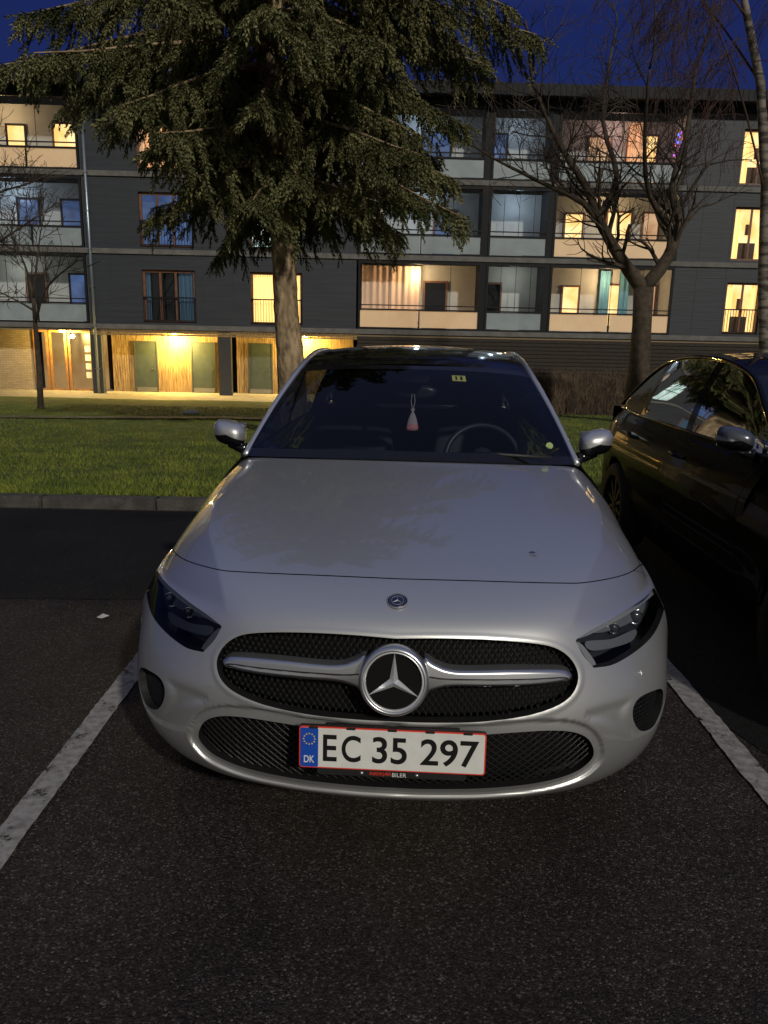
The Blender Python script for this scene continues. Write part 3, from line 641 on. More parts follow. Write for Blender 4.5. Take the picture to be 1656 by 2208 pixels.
tc=t.nodes.new('ShaderNodeTexCoord'); mpn=t.nodes.new('ShaderNodeMapping'); mpn.inputs['Rotation'].default_value=(R(90),0,0); t.links.new(tc.outputs['Object'],mpn.inputs[0]); t.links.new(mpn.outputs[0],bt.inputs['Vector']); t.links.new(bt.outputs[0],t.nodes['Principled BSDF'].inputs['Base Color'])
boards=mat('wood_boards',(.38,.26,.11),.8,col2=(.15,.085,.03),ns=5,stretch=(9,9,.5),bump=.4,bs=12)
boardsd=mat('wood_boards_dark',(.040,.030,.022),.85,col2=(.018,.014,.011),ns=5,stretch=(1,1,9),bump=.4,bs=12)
frost=mat('frosted_glass',(.26,.30,.32),.35,col2=(.20,.235,.25),ns=1.5,emit=(.5,.6,.65),es=.02)
frostw=mat('frosted_glass_lit',(.40,.34,.24),.4,col2=(.34,.28,.2),ns=1.5,emit=(1,.58,.26),es=.30)  # lit copy of the parapet glass, warm balcony glow painted in
bglass=glassmat('balcony_glass',(.90,.92,.94),1.,1.45)
doorg=mat('door_green',(.035,.05,.04),.55,col2=(.05,.065,.05),ns=4)
L_warm=litmat('room_warm',(1.,.50,.13),(1.,.74,.34),1.6,1.6)
L_soft=litmat('room_soft',(.55,.27,.12),(.9,.55,.3),.8,1.4)
L_blue=litmat('room_blue',(.03,.06,.16),(.10,.19,.45),.6,1.2)
L_white=litmat('room_white',(.40,.6,.5),(.85,1.,.9),1.2,1.5)
L_dark=mat('room_dark',(.006,.007,.009),.08)
cur_w=litmat('curtain_warm',(.45,.21,.09),(.85,.48,.24),.6,3.5,True)  # curtains: room backlight and fold shading painted in as emission
cur_y=litmat('curtain_yellow',(.95,.50,.13),(1.,.72,.30),1.2,3.5,True)
cur_b=litmat('curtain_blue',(.02,.05,.09),(.06,.12,.18),.18,4.,True)
S=lambda px,py=640:fac(px,py)[0]
FZ=[0,2.76,5.64,8.48,11.35]
sL,sR=S(-700),S(2400)
sec=[(sL,S(-160),'w'),(S(-160),S(192),'b'),(S(192),S(768),'w'),(S(768),S(1450),'b'),(S(1450),S(1760),'w'),(S(1760),S(2100),'b'),(S(2100),sR,'w')]
wins=[]
for k in (1,2,3):
    for a,c in ((308,422),(540,652),(1565,1642)): wins.append((S(a),S(c),FZ[k]+.12,FZ[k]+2.15,k,a))
def holes(mb,s0,s1,z0,z1,hs,y):
    xs=sorted({s0,s1,*[h[0] for h in hs],*[h[1] for h in hs]}); zs=sorted({z0,z1,*[h[2] for h in hs],*[h[3] for h in hs]})
    for i in range(len(xs)-1):
        for j in range(len(zs)-1):
            cx=(xs[i]+xs[i+1])/2; cz=(zs[j]+zs[j+1])/2
            if not any(h[0]<cx<h[1] and h[2]<cz<h[3] for h in hs):
                mb.add([(xs[i],y,zs[j]),(xs[i+1],y,zs[j]),(xs[i+1],y,zs[j+1]),(xs[i],y,zs[j+1])],[(0,1,2,3)])
    for h in hs:
        mb.add([(h[0],y,h[2]),(h[1],y,h[2]),(h[1],y,h[3]),(h[0],y,h[3]),(h[0],y+.35,h[2]),(h[1],y+.35,h[2]),(h[1],y+.35,h[3]),(h[0],y+.35,h[3])],[(0,1,5,4),(1,2,6,5),(2,3,7,6),(3,0,4,7)])
for s0,s1,k in sec:
    if k=='w':
        hs=[w[:4] for w in wins if s0<w[0]<s1]; b=MB(); holes(b,s0,s1,2.7,11.35,hs,0.)
        for kk in (1,2,3):
            x=s0+.9
            while x<s1-.1:
                if not any(h[0]-.05<x<h[1]+.05 for h in hs): b.box(x-.008,x+.008,-.008,.0,FZ[kk]+.05,FZ[kk+1]-.18)
                x+=1.2
        b.build('facade_wall',slate,bl)
for k in (1,2,3,4):
    b=MB(); b.box(sL,sR,-.07,.0-.003,FZ[k]-.16,FZ[k]+.03); b.box(sL,sR,.0,2.4,FZ[k]-.2,FZ[k]); b.build('floor_slab',slab if k<4 else darkm,bl)
b=MB(); b.box(sL,sR,-.75,6,11.40,11.5); b.box(sL,sR,-.78,-.72,11.38,11.78); b.add([(sL,-.75,11.78),(sR,-.75,11.78),(sR,6,12.6),(sL,6,12.6)],[(0,1,2,3)])
for i in range(260):
    s=sL+(sR-sL)*i/260; b.box(s,s+.05,-.80,-.78,11.40,11.76)
b.build('roof',darkm,bl)
b=MB(); b.box(sL,sR,2.41,8,-.1,11.38); b.build('rear_mass',darkm,bl)
def frame(mb,s0,s1,z0,z1,y,w=.07,d=.07,mull=(.5,)):
    mb.box(s0,s1,y,y+d,z0,z0+w); mb.box(s0,s1,y,y+d,z1-w,z1); mb.box(s0,s0+w,y,y+d,z0+w,z1-w); mb.box(s1-w,s1,y,y+d,z0+w,z1-w)
    for f in mull:
        c=s0+(s1-s0)*f; mb.box(c-w*.45,c+w*.45,y+.004,y+d-.004,z0+w,z1-w)
def window(s0,s1,z0,z1,y,pane,mull=(.5,),curt=(),fm=woodf,rail=False,w=.07,items=()):
    b=MB(); frame(b,s0,s1,z0,z1,y,w,.07,mull); f=b.build('window',fm,bl)
    b=MB(); b.box(s0+.02,s1-.02,y+.35,y+.37,z0+.02,z1-.02); b.build('lit_room' if pane not in (L_dark,) else 'dark_room',pane,f)
    b=MB(); b.add([(s0+.03,y+.03,z0+.03),(s1-.03,y+.03,z0+.03),(s1-.03,y+.03,z1-.03),(s0+.03,y+.03,z1-.03)],[(0,1,2,3)]); b.build('pane',bglass,f)
    for a,c,m in curt:
        b=MB(); x0=s0+(s1-s0)*a; x1=s0+(s1-s0)*c; n=max(8,int((x1-x0)*40))
        b.grid(lambda u,v:(x0+(x1-x0)*u,y+.16+.03*math.sin(u*n*.9+v*.6),z0+.05+(z1-z0-.1)*v),n,3); b.build('curtain',m,f,True)
    for (a,c,e,g_,m) in items:
        b=MB(); b.box(s0+(s1-s0)*a,s0+(s1-s0)*c,y+.22,y+.3,z0+(z1-z0)*e,z0+(z1-z0)*g_); b.build('furniture',m,f)
    if rail:
        b=MB(); b.box(s0,s1,y-.12,y-.08,z0+.95,z0+1.0); b.box(s0,s1,y-.12,y-.08,z0+.06,z0+.1)
        k=s0+.06
        while k<s1: b.box(k,k+.018,y-.11,y-.09,z0+.1,z0+.95); k+=.11
        b.build('window_railing',darkm,f)
    return f
furn=mat('furniture_dark',(.05,.03,.02),.7)
for s0,s1,z0,z1,k,a in wins:
    key=(a,k)
    if key==(308,1): window(s0,s1,z0,z1,.12,L_dark,(.33,.62),((.66,.97,cur_b),(.04,.12,cur_b)),rail=True,w=.1)
    elif key==(540,1): window(s0,s1,z0,z1,.12,L_warm,(.5,),((.04,.96,cur_y),),rail=True,w=.1)
    elif key==(308,2): window(s0,s1,z0,z1,.12,L_blue,(.33,.62),rail=True,w=.1)
    elif key==(540,2): window(s0,s1,z0,z1,.12,L_white,(.5,),rail=True,w=.1)
    elif key==(308,3): window(s0,s1,z0,z1,.12,L_soft,(.33,.62),((.1,.9,cur_w),),w=.1)
    elif key==(540,3): window(s0,s1,z0,z1,.12,L_dark,(.5,),w=.1)
    else: window(s0,s1,z0,z1,.12,L_warm,(.5,),((.04,.25,cur_y),(.8,.96,cur_y)),rail=(k==1),w=.08,items=((.3,.75,.05,.35,furn),(.45,.6,.5,.7,furn)))
def plight(name,s,y,z,e,col,r=.08):
    ld=bpy.data.lights.new(name,'POINT'); ld.energy=e; ld.color=col; ld.shadow_soft_size=r; o=bpy.data.objects.new(name,ld); COL.objects.link(o); o.parent=bl; o.location=(s,y,z); return o
def bay(s0,s1,k,tone,e,inner=(),curt=(),div=(.5,),glass=True):
    z0=FZ[k]; z1=FZ[k+1]-.2; D=1.5
    b=MB(); b.add([(s0,D,z0),(s1,D,z0),(s1,D,z1),(s0,D,z1),(s0,.05,z0),(s1,.05,z0),(s1,.05,z1),(s0,.05,z1)],[(0,1,2,3),(0,3,7,4),(1,5,6,2),(3,2,6,7)]); bw_=b.build('balcony',backw,bl)
    b=MB(); b.box(s0,s0+.09,-.06,.06,z0,z1); b.box(s1-.09,s1,-.06,.06,z0,z1); b.box(s0+.09,s1-.09,-.05,.05,z1-.10,z1); b.box(s0+.09,s1-.09,-.05,.05,z0+.03,z0+.10)
    b.box(s0+.09,s1-.09,-.06,.05,z0+.78,z0+.84); b.box(s0+.09,s1-.09,-.10,-.05,z0+.96,z0+1.0)
    for f in div: c=s0+(s1-s0)*f; b.box(c-.02,c+.02,-.045,.045,z0+.1,z0+.78)
    b.build('balcony_frame',darkm,bw_)
    cs=[0]+list(div)+[1]
    for i in range(len(cs)-1):
        b=MB(); b.box(s0+(s1-s0)*cs[i]+.05,s0+(s1-s0)*cs[i+1]-.05,-.01,.01,z0+.12,z0+.77); b.build('parapet_panel',frost if tone!='w' else frostw,bw_)
    if glass:
        b=MB(); b.add([(s0+.09,.02,z0+.84),(s1-.09,.02,z0+.84),(s1-.09,.02,z1-.1),(s0+.09,.02,z1-.1)],[(0,1,2,3)]); b.build('balcony_glass',bglass,bw_)
        for f in (.25,.5,.75): c=s0+(s1-s0)*f; MB().box(c-.008,c+.008,.0,.018,z0+.84,z1-.1).build('glazing_bar',darkm,bw_)
    for a,c,zz0,zz1,pane,fm in inner:
        b=MB(); frame(b,s0+(s1-s0)*a,s0+(s1-s0)*c,z0+zz0,z0+zz1,D-.08,.08,.07,()); f=b.build('window',fm,bl)
        b=MB(); b.box(s0+(s1-s0)*a+.05,s0+(s1-s0)*c-.05,D-.04,D-.02,z0+zz0+.05,z0+zz1-.05); b.build('pane',pane,f)
    for a,c,m,yy in curt:
        x0=s0+(s1-s0)*a; x1=s0+(s1-s0)*c; n=max(8,int((x1-x0)*30)); b=MB()
        b.grid(lambda u,v:(x0+(x1-x0)*u,yy+.022*math.sin(u*n*.8+.5*math.sin(v*3))+.02*math.sin(u*n*.31),z0+.15+(z1-z0-.25)*v),n*3,4); b.build('curtain',m,bw_,True)
    if e: plight('balcony_lamp',(s0+s1)/2,.62,z1-.45,e*2.3,{'w':(1,.66,.32),'c':(.62,.8,1),'d':(.8,.85,.75),'p':(1,.6,.5)}[tone],.12)
ccloth=mat('curtain_cloth',(.75,.55,.42),.85); bcloth=mat('curtain_cloth_blue',(.08,.22,.32),.85)
A=(S(772),S(1036)); Bb=(S(1046),S(1174)); C=(S(1183),S(1449))
bay(*A,1,'w',34,((.55,.76,.0,2.05,L_dark,woodf),),((.03,.52,ccloth,1.0),),(.5,))
bay(*Bb,1,'d',8,((.05,.38,.0,2.05,L_dark,woodf),),(),())
bay(*C,1,'w',38,((.17,.33,.75,2.0,L_warm,woodf),(.5,.72,.3,2.1,L_warm,woodf),(.86,.98,.3,2.1,L_soft,woodf)),((.48,.56,bcloth,1.2),(.64,.72,bcloth,1.2)),(.5,))
bay(*A,2,'c',12,((.62,.8,.0,2.0,L_blue,woodf),),((.03,.2,ccloth,1.0),),(.5,))
bay(*Bb,2,'c',11,(),(),())
bay(*C,2,'w',20,((.15,.32,.6,2.0,L_warm,woodf),(.5,.72,.3,2.1,L_warm,woodf),(.8,.95,.3,2.1,L_soft,woodf)),(),(.5,))
bay(*A,3,'c',10,((.04,.4,.7,2.1,L_blue,darkm),(.5,.75,.6,2.1,L_blue,darkm)),(),(.5,))
bay(*Bb,3,'c',8,((.05,.36,.0,2.1,L_blue,darkm),),(),())
bay(*C,3,'p',14,((.3,.5,.6,2.1,L_soft,woodf),(.62,.88,.2,2.2,L_warm,woodf)),((.62,.75,cur_w,1.3),),(.5,))
Lb=(S(-155),S(190))
bay(*Lb,1,'d',9,((.52,.66,.5,2.05,L_dark,woodf),(.8,.97,.3,2.05,L_blue,darkm)),(),(.35,.68))
bay(*Lb,2,'c',14,((.5,.65,.5,2.05,L_blue,darkm),(.78,.95,.5,2.05,L_blue,darkm)),(),(.35,.68))
bay(*Lb,3,'w',18,((.47,.6,.6,1.95,L_warm,darkm),(.76,.96,.4,2.05,L_warm,woodf)),(),(.35,.68))
for k in (1,2,3): bay(S(1762),S(2098),k,'c',6,((.2,.4,.4,2.05,L_dark,woodf),),(),(.5,))
for px in (1041,1178):
    b=MB(); s=S(px); b.box(s-.13,s+.13,-.03,1.4,2.76,11.35); b.build('balcony_post',darkm,bl)
sx_=C[1]-.25
fm_=[mat('fairy_light_'+nm,cc,.5,emit=cc,es=1.5) for nm,cc in (('blue',(.1,.2,1)),('violet',(.6,.1,1)),('red',(1,.1,.1)))]
for q in range(20):
    xq=sx_+random.uniform(-.22,.18); zq=FZ[3]+random.uniform(.9,2.1); MB().box(xq-.03,xq+.03,.06,.10,zq-.04,zq+.04).build('fairy_light',fm_[q%3],bl)
YR=1.3
def boardwall(px0,px1,m,y,z1=2.56,w=.10,gap=.012,z0=0.):
    b=MB(); s=S(px0,800); e=S(px1,800)
    while s<e: b.box(s,min(s+w-gap,e),y+random.uniform(-.006,.006),y+.04,z0,z1); s+=w
    b.box(S(px0,800),e,y+.03,y+.08,z0,z1); return b.build('board_wall',m,bl)
boardwall(222,472,boards,YR); boardwall(500,760,boards,YR)
b=MB(); b.box(S(-700),S(45,800),YR,YR+.1,0,2.56); b.build('brick_wall',brick,bl)
dfm=mat('door_frame_paint',(.05,.05,.04),.6)
def gdoor(px0,px1):
    s0,s1=S(px0,800),S(px1,800); b=MB(); b.box(s0,s1,YR-.05,YR-.012,.03,2.08); d=b.build('door',doorg,bl)
    b=MB(); b.box(s0-.05,s0,YR-.07,YR-.01,0,2.13); b.box(s1,s1+.05,YR-.07,YR-.01,0,2.13); b.box(s0,s1,YR-.07,YR-.01,2.08,2.13); b.build('door_frame',dfm,d)
    b=MB(); b.tube([(s1-.08,YR-.06,1.0),(s1-.08,YR-.1,1.0),(s1-.2,YR-.1,1.0)],.012,6); b.box(s1-.1,s1-.06,YR-.056,YR-.05,.92,1.08); b.build('door_handle',M['alloy'],d)
    b=MB(); b.box(s0+.02,s1-.02,YR-.054,YR-.05,.05,.22); b.build('kick_plate',M['alloy'],d)
gdoor(274,321); gdoor(401,450); gdoor(528,578)
b=MB(); s0,s1=S(48,800),S(196,800)
for f0,f1 in ((0,.22),(.24,.5),(.52,.98)): frame(b,s0+(s1-s0)*f0,s0+(s1-s0)*f1,0,2.5,YR-.05,.09,.08,())
e=b.build('entrance_door',mat('entrance_wood',(.30,.15,.05),.5,col2=(.22,.10,.03),ns=4),bl)
b=MB(); b.box(s0,s1,YR+.9,YR+.95,0,2.55); b.build('entrance_hall',litmat('hall_lit',(.60,.28,.06),(.80,.45,.15),.45,1.),e)
b=MB(); b.add([(s0,YR,.05),(s1,YR,.05),(s1,YR,2.5),(s0,YR,2.5)],[(0,1,2,3)]); b.build('pane',bglass,e)
b=MB()
for k in range(4): b.box(s1-.62,s1-.40,YR-.06,YR-.055,.55+k*.36,.80+k*.36)
b.build('letter_boxes',mat('letter_box_white',(.6,.6,.55),.5),e)
colm=mat('column_dark',(.035,.035,.035),.7)
for a,c in ((199,222),(472,499)):
    b=MB(); b.box(S(a,800),S(c,800),-.02,.3,0,2.56); b.build('column',colm,bl)
b=MB()
for j in range(3): b.box(S(196,720),S(770,720),-.05+.02*j,-.01+.02*j,2.36+.085*j,2.43+.085*j)
b.build('timber_beam',boards,bl)
b=MB()
for j in range(9): b.box(S(770,760),sR,-.03,.03,2.5-.15*j-.13,2.5-.15*j)
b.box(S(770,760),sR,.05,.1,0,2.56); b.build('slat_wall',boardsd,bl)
MB().box(sL,sR,.01,YR+.1,2.5,2.555).build('soffit',mat('soffit_boards',(.22,.16,.09),.8),bl)
gl=mat('lamp_globe',(.8,.7,.4),.4,emit=(1,.78,.3),es=25)
for px,e in ((120,420),(366,1000),(655,640)):
    s=S(px,745); b=MB(); b.lathe([(0,-.09),(.07,-.085),(.12,-.05),(.14,0)],20,Matrix.Translation((s,.82,2.5))); b.build('ceiling_lamp',gl,bl,True)
    plight('entrance_lamp_light',s,.72,2.25,e,(1,.70,.20),.1)
b=MB(); sp_=S(203,640); b.tube([(sp_,-.14,.05),(sp_,-.14,11.4)],.055,12); pi_=b.build('drain_pipe',mat('zinc_pipe',(.30,.36,.42),.35,.7),bl,True)
for z in (1,2.7,4.2,5.6,7.,8.4,9.9):
    MB().box(sp_-.07,sp_+.07,-.2,-.0,z,z+.04).build('pipe_bracket',M['alloy'],pi_)
# ================================================================== TREES
def align(D,roll):
    D=D/np.linalg.norm(D,axis=1,keepdims=True); ref=np.tile([0.,0,1],(len(D),1)); ref[np.abs(D[:,2])>.95]=[1,0,0]
    U=np.cross(ref,D); U/=np.linalg.norm(U,axis=1,keepdims=True); W_=np.cross(D,U); c=np.cos(roll)[:,None]; s=np.sin(roll)[:,None]
    return U*c+W_*s, -U*s+W_*c, D
bark=mat('spruce_bark',(.13,.09,.052),.9,col2=(.40,.29,.17),ns=9,bump=1.,bs=14,voro=True,stretch=(1,1,.5))
spr=thing('spruce_tree','tall dark green spruce with drooping branches and bare lower trunk behind the silver car','tree',(-1.6,13.2,gz(0,13.2)))
SP=Vector(spr.location)
pts=[Vector((-1.58,13.2,-.35)),atY(628,790,13.2),atY(618,680,13.2),atY(612,560,13.2),atY(600,400,13.2)]
top=pts[-1]; pts+=[top+Vector((-.05,0,1.5)),top+Vector((0,0,3.5)),top+Vector((0,0,7))]
tp=spl([tuple(p-SP) for p in pts],6,False); rad=np.interp(np.linspace(0,1,len(tp)),[0,.3,.6,.8,1],[.26,.205,.18,.14,.03])
b=MB()
tp=[Vector(p) for p in tp]; b.tube(tp,list(rad),18)
b.v=[tuple(Vector(v)+Vector((noise.noise(Vector(v)*7),noise.noise(Vector(v)*7+Vector((9,0,0))),0))*.02) for v in b.v]
b.build('trunk',bark,spr,True)
def trunkx(z):
    zs=[p.z for p in tp]; return np.array([np.interp(z,zs,[p.x for p in tp]),np.interp(z,zs,[p.y for p in tp]),z])
BR=MB(); TP=[];TD=[];TL=[]
def radz(z): return np.interp(z,[3.4,4.2,5.2,6.5,8,10,11.6],[2.2,2.75,3.15,3.55,3.7,2.2,.5])
nb=98
for i in range(nb):
    z=3.95+(i/nb)**1.12*7.2; az=i*2.399+random.uniform(-.3,.3); Lb_=radz(z)*random.uniform(.66,1.10)*(1+(.08*math.cos(az) if z<6 else .16*max(0,-math.cos(az))))
    if i<14: Lb_*=random.uniform(.75,1.)
    out=np.array([math.cos(az),math.sin(az),0.]); droop=random.uniform(.30,.48)*Lb_ if z<8 else .1*Lb_
    base=trunkx(z); n=12; path=[]
    side=np.array([-out[1],out[0],0]); bend=random.uniform(-.15,.15)
    for k in range(n+1):
        t=k/n; path.append(base+out*Lb_*t+side*bend*Lb_*t*t+np.array([0,0,.06*Lb_*t-droop*t**1.4+.10*Lb_*max(0,t-.8)]))
    BR.tube([Vector(p) for p in path],[.045*(1-.85*k/n) for k in range(n+1)],5)
    path=np.array(path)
    def along(p0,d0,Lx,drop,tw,sz):
        m=max(3,int(Lx/tw))
        for q in range(m):
            t=(q+.5)/m; p=p0+d0*Lx*t+np.array([0,0,-drop*t*t])
            for w_ in range(3):
                d=d0*random.uniform(.3,.9)+np.array([random.gauss(0,.4),random.gauss(0,.4),random.uniform(-1.9,-.3)]); TP.append(p); TD.append(d); TL.append(sz*random.uniform(.7,1.4)*(1.1-.3*t))
    hi=z>7.8
    step=.19 if not hi else .3; s=.22*Lb_
    while s<Lb_:
        t=s/Lb_; kk=t*n; j=min(int(kk),n-1); p=path[j]*(1-(kk-j))+path[j+1]*(kk-j)
        for sg in (-1,1):
            if random.random()<.13: continue
            a=R(random.uniform(35,65))*sg; d0=out*math.cos(a)+side*math.sin(a); d0[2]=random.uniform(-.85,-.2)
            l2=(.28*Lb_*(1-t)**.7+.22)*random.uniform(.5,1.15); along(p,d0,l2,.6*l2,.085 if not hi else .15,.24 if not hi else .30)
        d0=out+np.array([0,0,-.3]); along(p,d0,step,0,.06,.23); s+=step*random.uniform(.8,1.2)
TP=np.array(TP);TD=np.array(TD);TL=np.array(TL); n=len(TP)
BR.build('branches',bark,spr,True)
k=15; hh=np.linspace(0,.92,k); ph=np.arange(k)*2.4; rr_=.21*(1-.45*hh)
tv=np.zeros((k,3,3)); wd_=.062
tv[:,0]=np.stack([-wd_*np.sin(ph),wd_*np.cos(ph),hh],1); tv[:,1]=np.stack([wd_*np.sin(ph),-wd_*np.cos(ph),hh],1); tv[:,2]=np.stack([rr_*np.cos(ph),rr_*np.sin(ph),hh+.20],1); tv=tv.reshape(-1,3)
U,Wv,Dv=align(TD,np.random.rand(n)*6.28)
V=TP[:,None,:]+TL[:,None,None]*(tv[None,:,0:1]*U[:,None]+tv[None,:,1:2]*Wv[:,None]+tv[None,:,2:3]*Dv[:,None])
V=V.reshape(-1,3)
trimesh('crown',V,np.arange(len(V)).reshape(-1,3),mat('spruce_needles',(.038,.046,.014),.75,col2=(.21,.20,.09),ns=2.2,contrast=(.34,.66),spec=.25),spr)
twn=n
barkd=mat('bare_bark',(.035,.026,.018),.9,col2=(.07,.05,.032),ns=8,bump=.6,bs=20)
def grow(mb,p,d,L,r,lev,up=.15,wob=.35,minr=.006,dens=1.,hang=0.):
    n=5 if L>.8 else 4; pts=[p]; d=d.normalized(); q=p.copy()
    for i in range(n):
        d=(d+Vector((random.gauss(0,wob*.4),random.gauss(0,wob*.4),random.gauss(0,wob*.3)+up*.25-hang*.3))).normalized(); q=q+d*(L/n); pts.append(q.copy())
    r1=max(minr,r*.55); mb.tube(pts,[r+(r1-r)*i/n for i in range(n+1)],6 if r>.05 else (4 if r>.015 else 3))
    if lev<=0: return
    m=max(1,int(random.choice((3,4,5))*dens))
    for i in range(m):
        t=random.uniform(.25,1.); k=t*n; j=min(int(k),n-1); b_=pts[j].lerp(pts[j+1],k-j); dd=(pts[j+1]-pts[j]).normalized()
        ax=Vector((random.gauss(0,1),random.gauss(0,1),random.gauss(0,.8))); ax=(ax-dd*ax.dot(dd)).normalized()
        grow(mb,b_,dd*.75+ax*random.uniform(.55,.95)+Vector((0,0,up-hang)),L*random.uniform(.52,.78),max(minr,r1*random.uniform(.6,.9)),lev-1,up,wob,minr,dens,hang)
def bare(name,label,Y,trunk,limbs,lev,Ls,mt=barkd,seed=1,minr=.008,up=.15,hang=0.,dens=1.,bm=None,cat='tree'):
    random.seed(seed); base=atY(*trunk[0][:2],Y); root=Vector((base.x,Y,gz(0,Y))); th=thing(name,label,cat,tuple(root))
    b=MB(); P_=[root-Vector((0,0,.1))]+[atY(a,c,Y) for a,c,_ in trunk]; rs=[trunk[0][2]*1.25]+[r for _,_,r in trunk]
    b.tube([p-root for p in P_],rs,12); b.build('trunk',mt,th,True)
    b=MB()
    for L in limbs:
        pts=[atY(a,c,Y+dy)-root for a,c,r,dy in L]; sp2=[Vector(p) for p in spl([tuple(p) for p in pts],3,False)]
        rr2=list(np.interp(np.linspace(0,1,len(sp2)),np.linspace(0,1,len(L)),[l[2] for l in L])); b.tube(sp2,rr2,8)
        for i in range(2,len(sp2)):
            for _ in range(2 if i>3 else 1):
                dd=(sp2[i]-sp2[i-1]).normalized(); ax=Vector((random.gauss(0,1),random.gauss(0,.9),random.gauss(0,.7))); ax=(ax-dd*ax.dot(dd)).normalized()
                grow(b,sp2[i],dd*.7+ax*.8+Vector((0,0,up)),Ls*random.uniform(.6,1.1),max(minr,rr2[i]*.38),lev,up,.35,minr,dens,hang)
        grow(b,sp2[-1],sp2[-1]-sp2[-2],Ls,rr2[-1],lev,up,.3,minr,dens,hang)
    b.build('branches',bm or mt,th,True)
bare('bare_tree','large leafless forked tree standing behind the gap between the two cars',20.,
 [(1378,790,.27),(1384,700,.24),(1388,620,.25)],
 [[(1388,625,.20,0),(1340,560,.15,0),(1300,490,.12,-.3),(1262,400,.09,-.5),(1200,300,.06,-.8),(1150,180,.04,-1.)],
  [(1390,620,.18,0),(1440,555,.15,0),(1462,480,.12,.3),(1450,400,.09,.4),(1480,290,.06,.5),(1500,150,.04,.6)],
  [(1300,500,.08,-.3),(1260,440,.07,-.6),(1160,390,.045,-.9),(1080,350,.03,-1.2)],
  [(1290,470,.08,-.3),(1330,380,.07,0),(1300,260,.05,.5),(1320,100,.03,.9)],
  [(1452,500,.08,.3),(1400,420,.06,-.4),(1390,300,.045,-1),(1400,150,.03,-1.4)]],2,1.3,seed=5,minr=.006,dens=1.1)
birchb=mat('birch_bark',(.20,.17,.14),.8,col2=(.035,.026,.02),ns=3,stretch=(1,1,4),contrast=(.42,.6),bump=.3,bs=20)
twr=mat('birch_twigs',(.055,.026,.018),.85)
bare('birch_tree','mottled birch trunk with reddish hanging twigs at the right edge',16.5,
 [(1650,800,.12),(1646,600,.11),(1652,400,.10),(1640,180,.085),(1612,40,.07),(1590,-80,.05)],
 [[(1650,420,.022,0),(1610,250,.018,-.4),(1570,120,.014,-.7),(1520,0,.010,-.8)],[(1640,180,.025,0),(1560,60,.018,.4),(1480,-40,.012,.8)],[(1645,250,.025,0),(1700,100,.02,-.4),(1740,0,.015,-.4)],[(1612,40,.025,0),(1530,-60,.018,-.6),(1420,-100,.012,-1)]],2,1.1,birchb,seed=9,minr=.0045,up=-.12,hang=.45,bm=twr,dens=1.4)
p=G(88,882)
bare('young_tree','slim leafless young tree on the lawn before the lit entrance',p.y,
 [(88,876,.085),(84,800,.07),(78,720,.06),(72,640,.05)],[[(76,700,.035,0),(95,630,.03,-.3),(130,590,.02,-.5)],[(72,650,.04,0),(60,590,.03,.3),(40,540,.02,.3)],[(74,670,.035,0),(40,650,.025,.4),(0,630,.015,.5)],[(72,645,.04,0),(78,580,.03,-.2),(85,520,.02,0)]],1,.75,seed=3,minr=.008)
bare('leafless_shrub_tree','thin leafless tree whose upper twigs reach in at the left edge',21.,
 [(-130,880,.1),(-120,700,.08),(-110,560,.06)],[[(-110,570,.05,0),(-60,480,.04,0),(-10,420,.03,0),(50,400,.02,0)],[(-115,620,.05,0),(-60,560,.04,-.4),(0,520,.03,-.6),(60,480,.02,-.6)],[(-110,560,.05,0),(-100,450,.03,0),(-60,350,.02,.2)]],2,.9,seed=4,minr=.006)
random.seed(2); pa=atY(1030,850,24.); pb=atY(1470,850,24.)
hd=thing('hedge','brown leafless tufted hedge in front of the building, between the two cars','hedge',((pa.x+pb.x)/2,24.,gz(0,24)))
b=MB(); wl=(pb.x-pa.x)/2
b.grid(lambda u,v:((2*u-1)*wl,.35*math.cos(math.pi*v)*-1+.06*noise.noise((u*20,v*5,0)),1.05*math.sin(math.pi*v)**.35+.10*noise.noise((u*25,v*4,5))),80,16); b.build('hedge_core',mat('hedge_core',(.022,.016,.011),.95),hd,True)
NN=22000; cl=np.random.rand(420)*2-1; ch2=.75+.55*np.random.rand(420); ci=np.random.randint(0,420,NN); xx=cl[ci]*wl; q_=np.random.rand(NN)
yy=-.42+.3*np.random.rand(NN); zz=q_*ch2[ci]
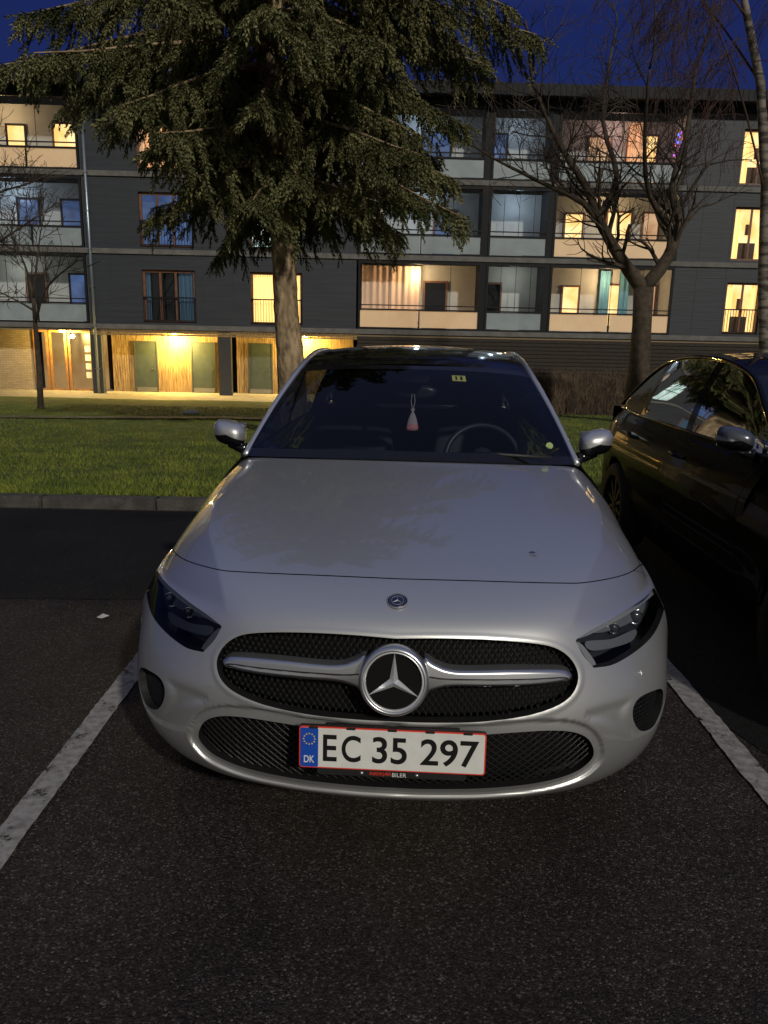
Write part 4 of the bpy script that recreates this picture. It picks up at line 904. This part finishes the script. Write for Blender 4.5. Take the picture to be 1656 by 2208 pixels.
V=np.zeros((NN,3,3)); V[:,0]=np.stack([xx+(np.random.rand(NN)-.5)*.12*(1+q_*1.6),yy,zz],1); V[:,1]=V[:,0]+np.array((.014,0,0)); V[:,2]=V[:,0]+np.stack([(V[:,0,0]-xx)*1.2+np.random.randn(NN)*.03,np.random.randn(NN)*.04-.04,.15+.22*np.random.rand(NN)],1)
trimesh('hedge_twigs',V.reshape(-1,3),np.arange(3*NN).reshape(-1,3),mat('hedge_twigs',(.14,.095,.06),.9,col2=(.045,.032,.022),ns=4),hd)
# ================================================================== LIGHT
w=bpy.data.worlds.new('World'); sc.world=w; w.use_nodes=True; t=w.node_tree; n=t.nodes; l=t.links; bg=n['Background']
tc=n.new('ShaderNodeTexCoord'); sx=n.new('ShaderNodeSeparateXYZ'); l.new(tc.outputs['Generated'],sx.inputs[0])
rz=n.new('ShaderNodeValToRGB'); e=rz.color_ramp.elements; e[0].position=0.; e[0].color=(.018,.030,.10,1); e[1].position=1.; e[1].color=(.10,.125,.21,1); x=e.new(.34); x.color=(.010,.019,.10,1); x=e.new(.6); x.color=(.065,.085,.20,1)
l.new(sx.outputs['Z'],rz.inputs['Fac'])
mr=n.new('ShaderNodeMapRange'); mr.inputs['From Min'].default_value=.1; mr.inputs['From Max'].default_value=-1.; mr.inputs['To Min'].default_value=0; mr.inputs['To Max'].default_value=1; l.new(sx.outputs['Y'],mr.inputs['Value'])
mx=n.new('ShaderNodeMix'); mx.data_type='RGBA'; l.new(mr.outputs[0],mx.inputs['Factor']); l.new(rz.outputs[0],mx.inputs['A']); mx.inputs['B'].default_value=(.22,.21,.19,1)
l.new(mx.outputs['Result'],bg.inputs['Color']); bg.inputs['Strength'].default_value=1.
sl=bpy.data.lights.new('unseen_lamp_sun','SUN'); sl.energy=1.9; sl.angle=R(2.); sl.color=(1,.94,.82); so=bpy.data.objects.new('unseen_lamp_sun',sl); COL.objects.link(so)  # sun-type light standing in for an unseen parking lot lamp behind the camera
dirv=Vector((-.45,1,-.62)); so.rotation_euler=dirv.to_track_quat('-Z','Y').to_euler()
sc.view_settings.view_transform='Standard'; sc.view_settings.look='None'; sc.view_settings.exposure=0
print('twigs',twn)
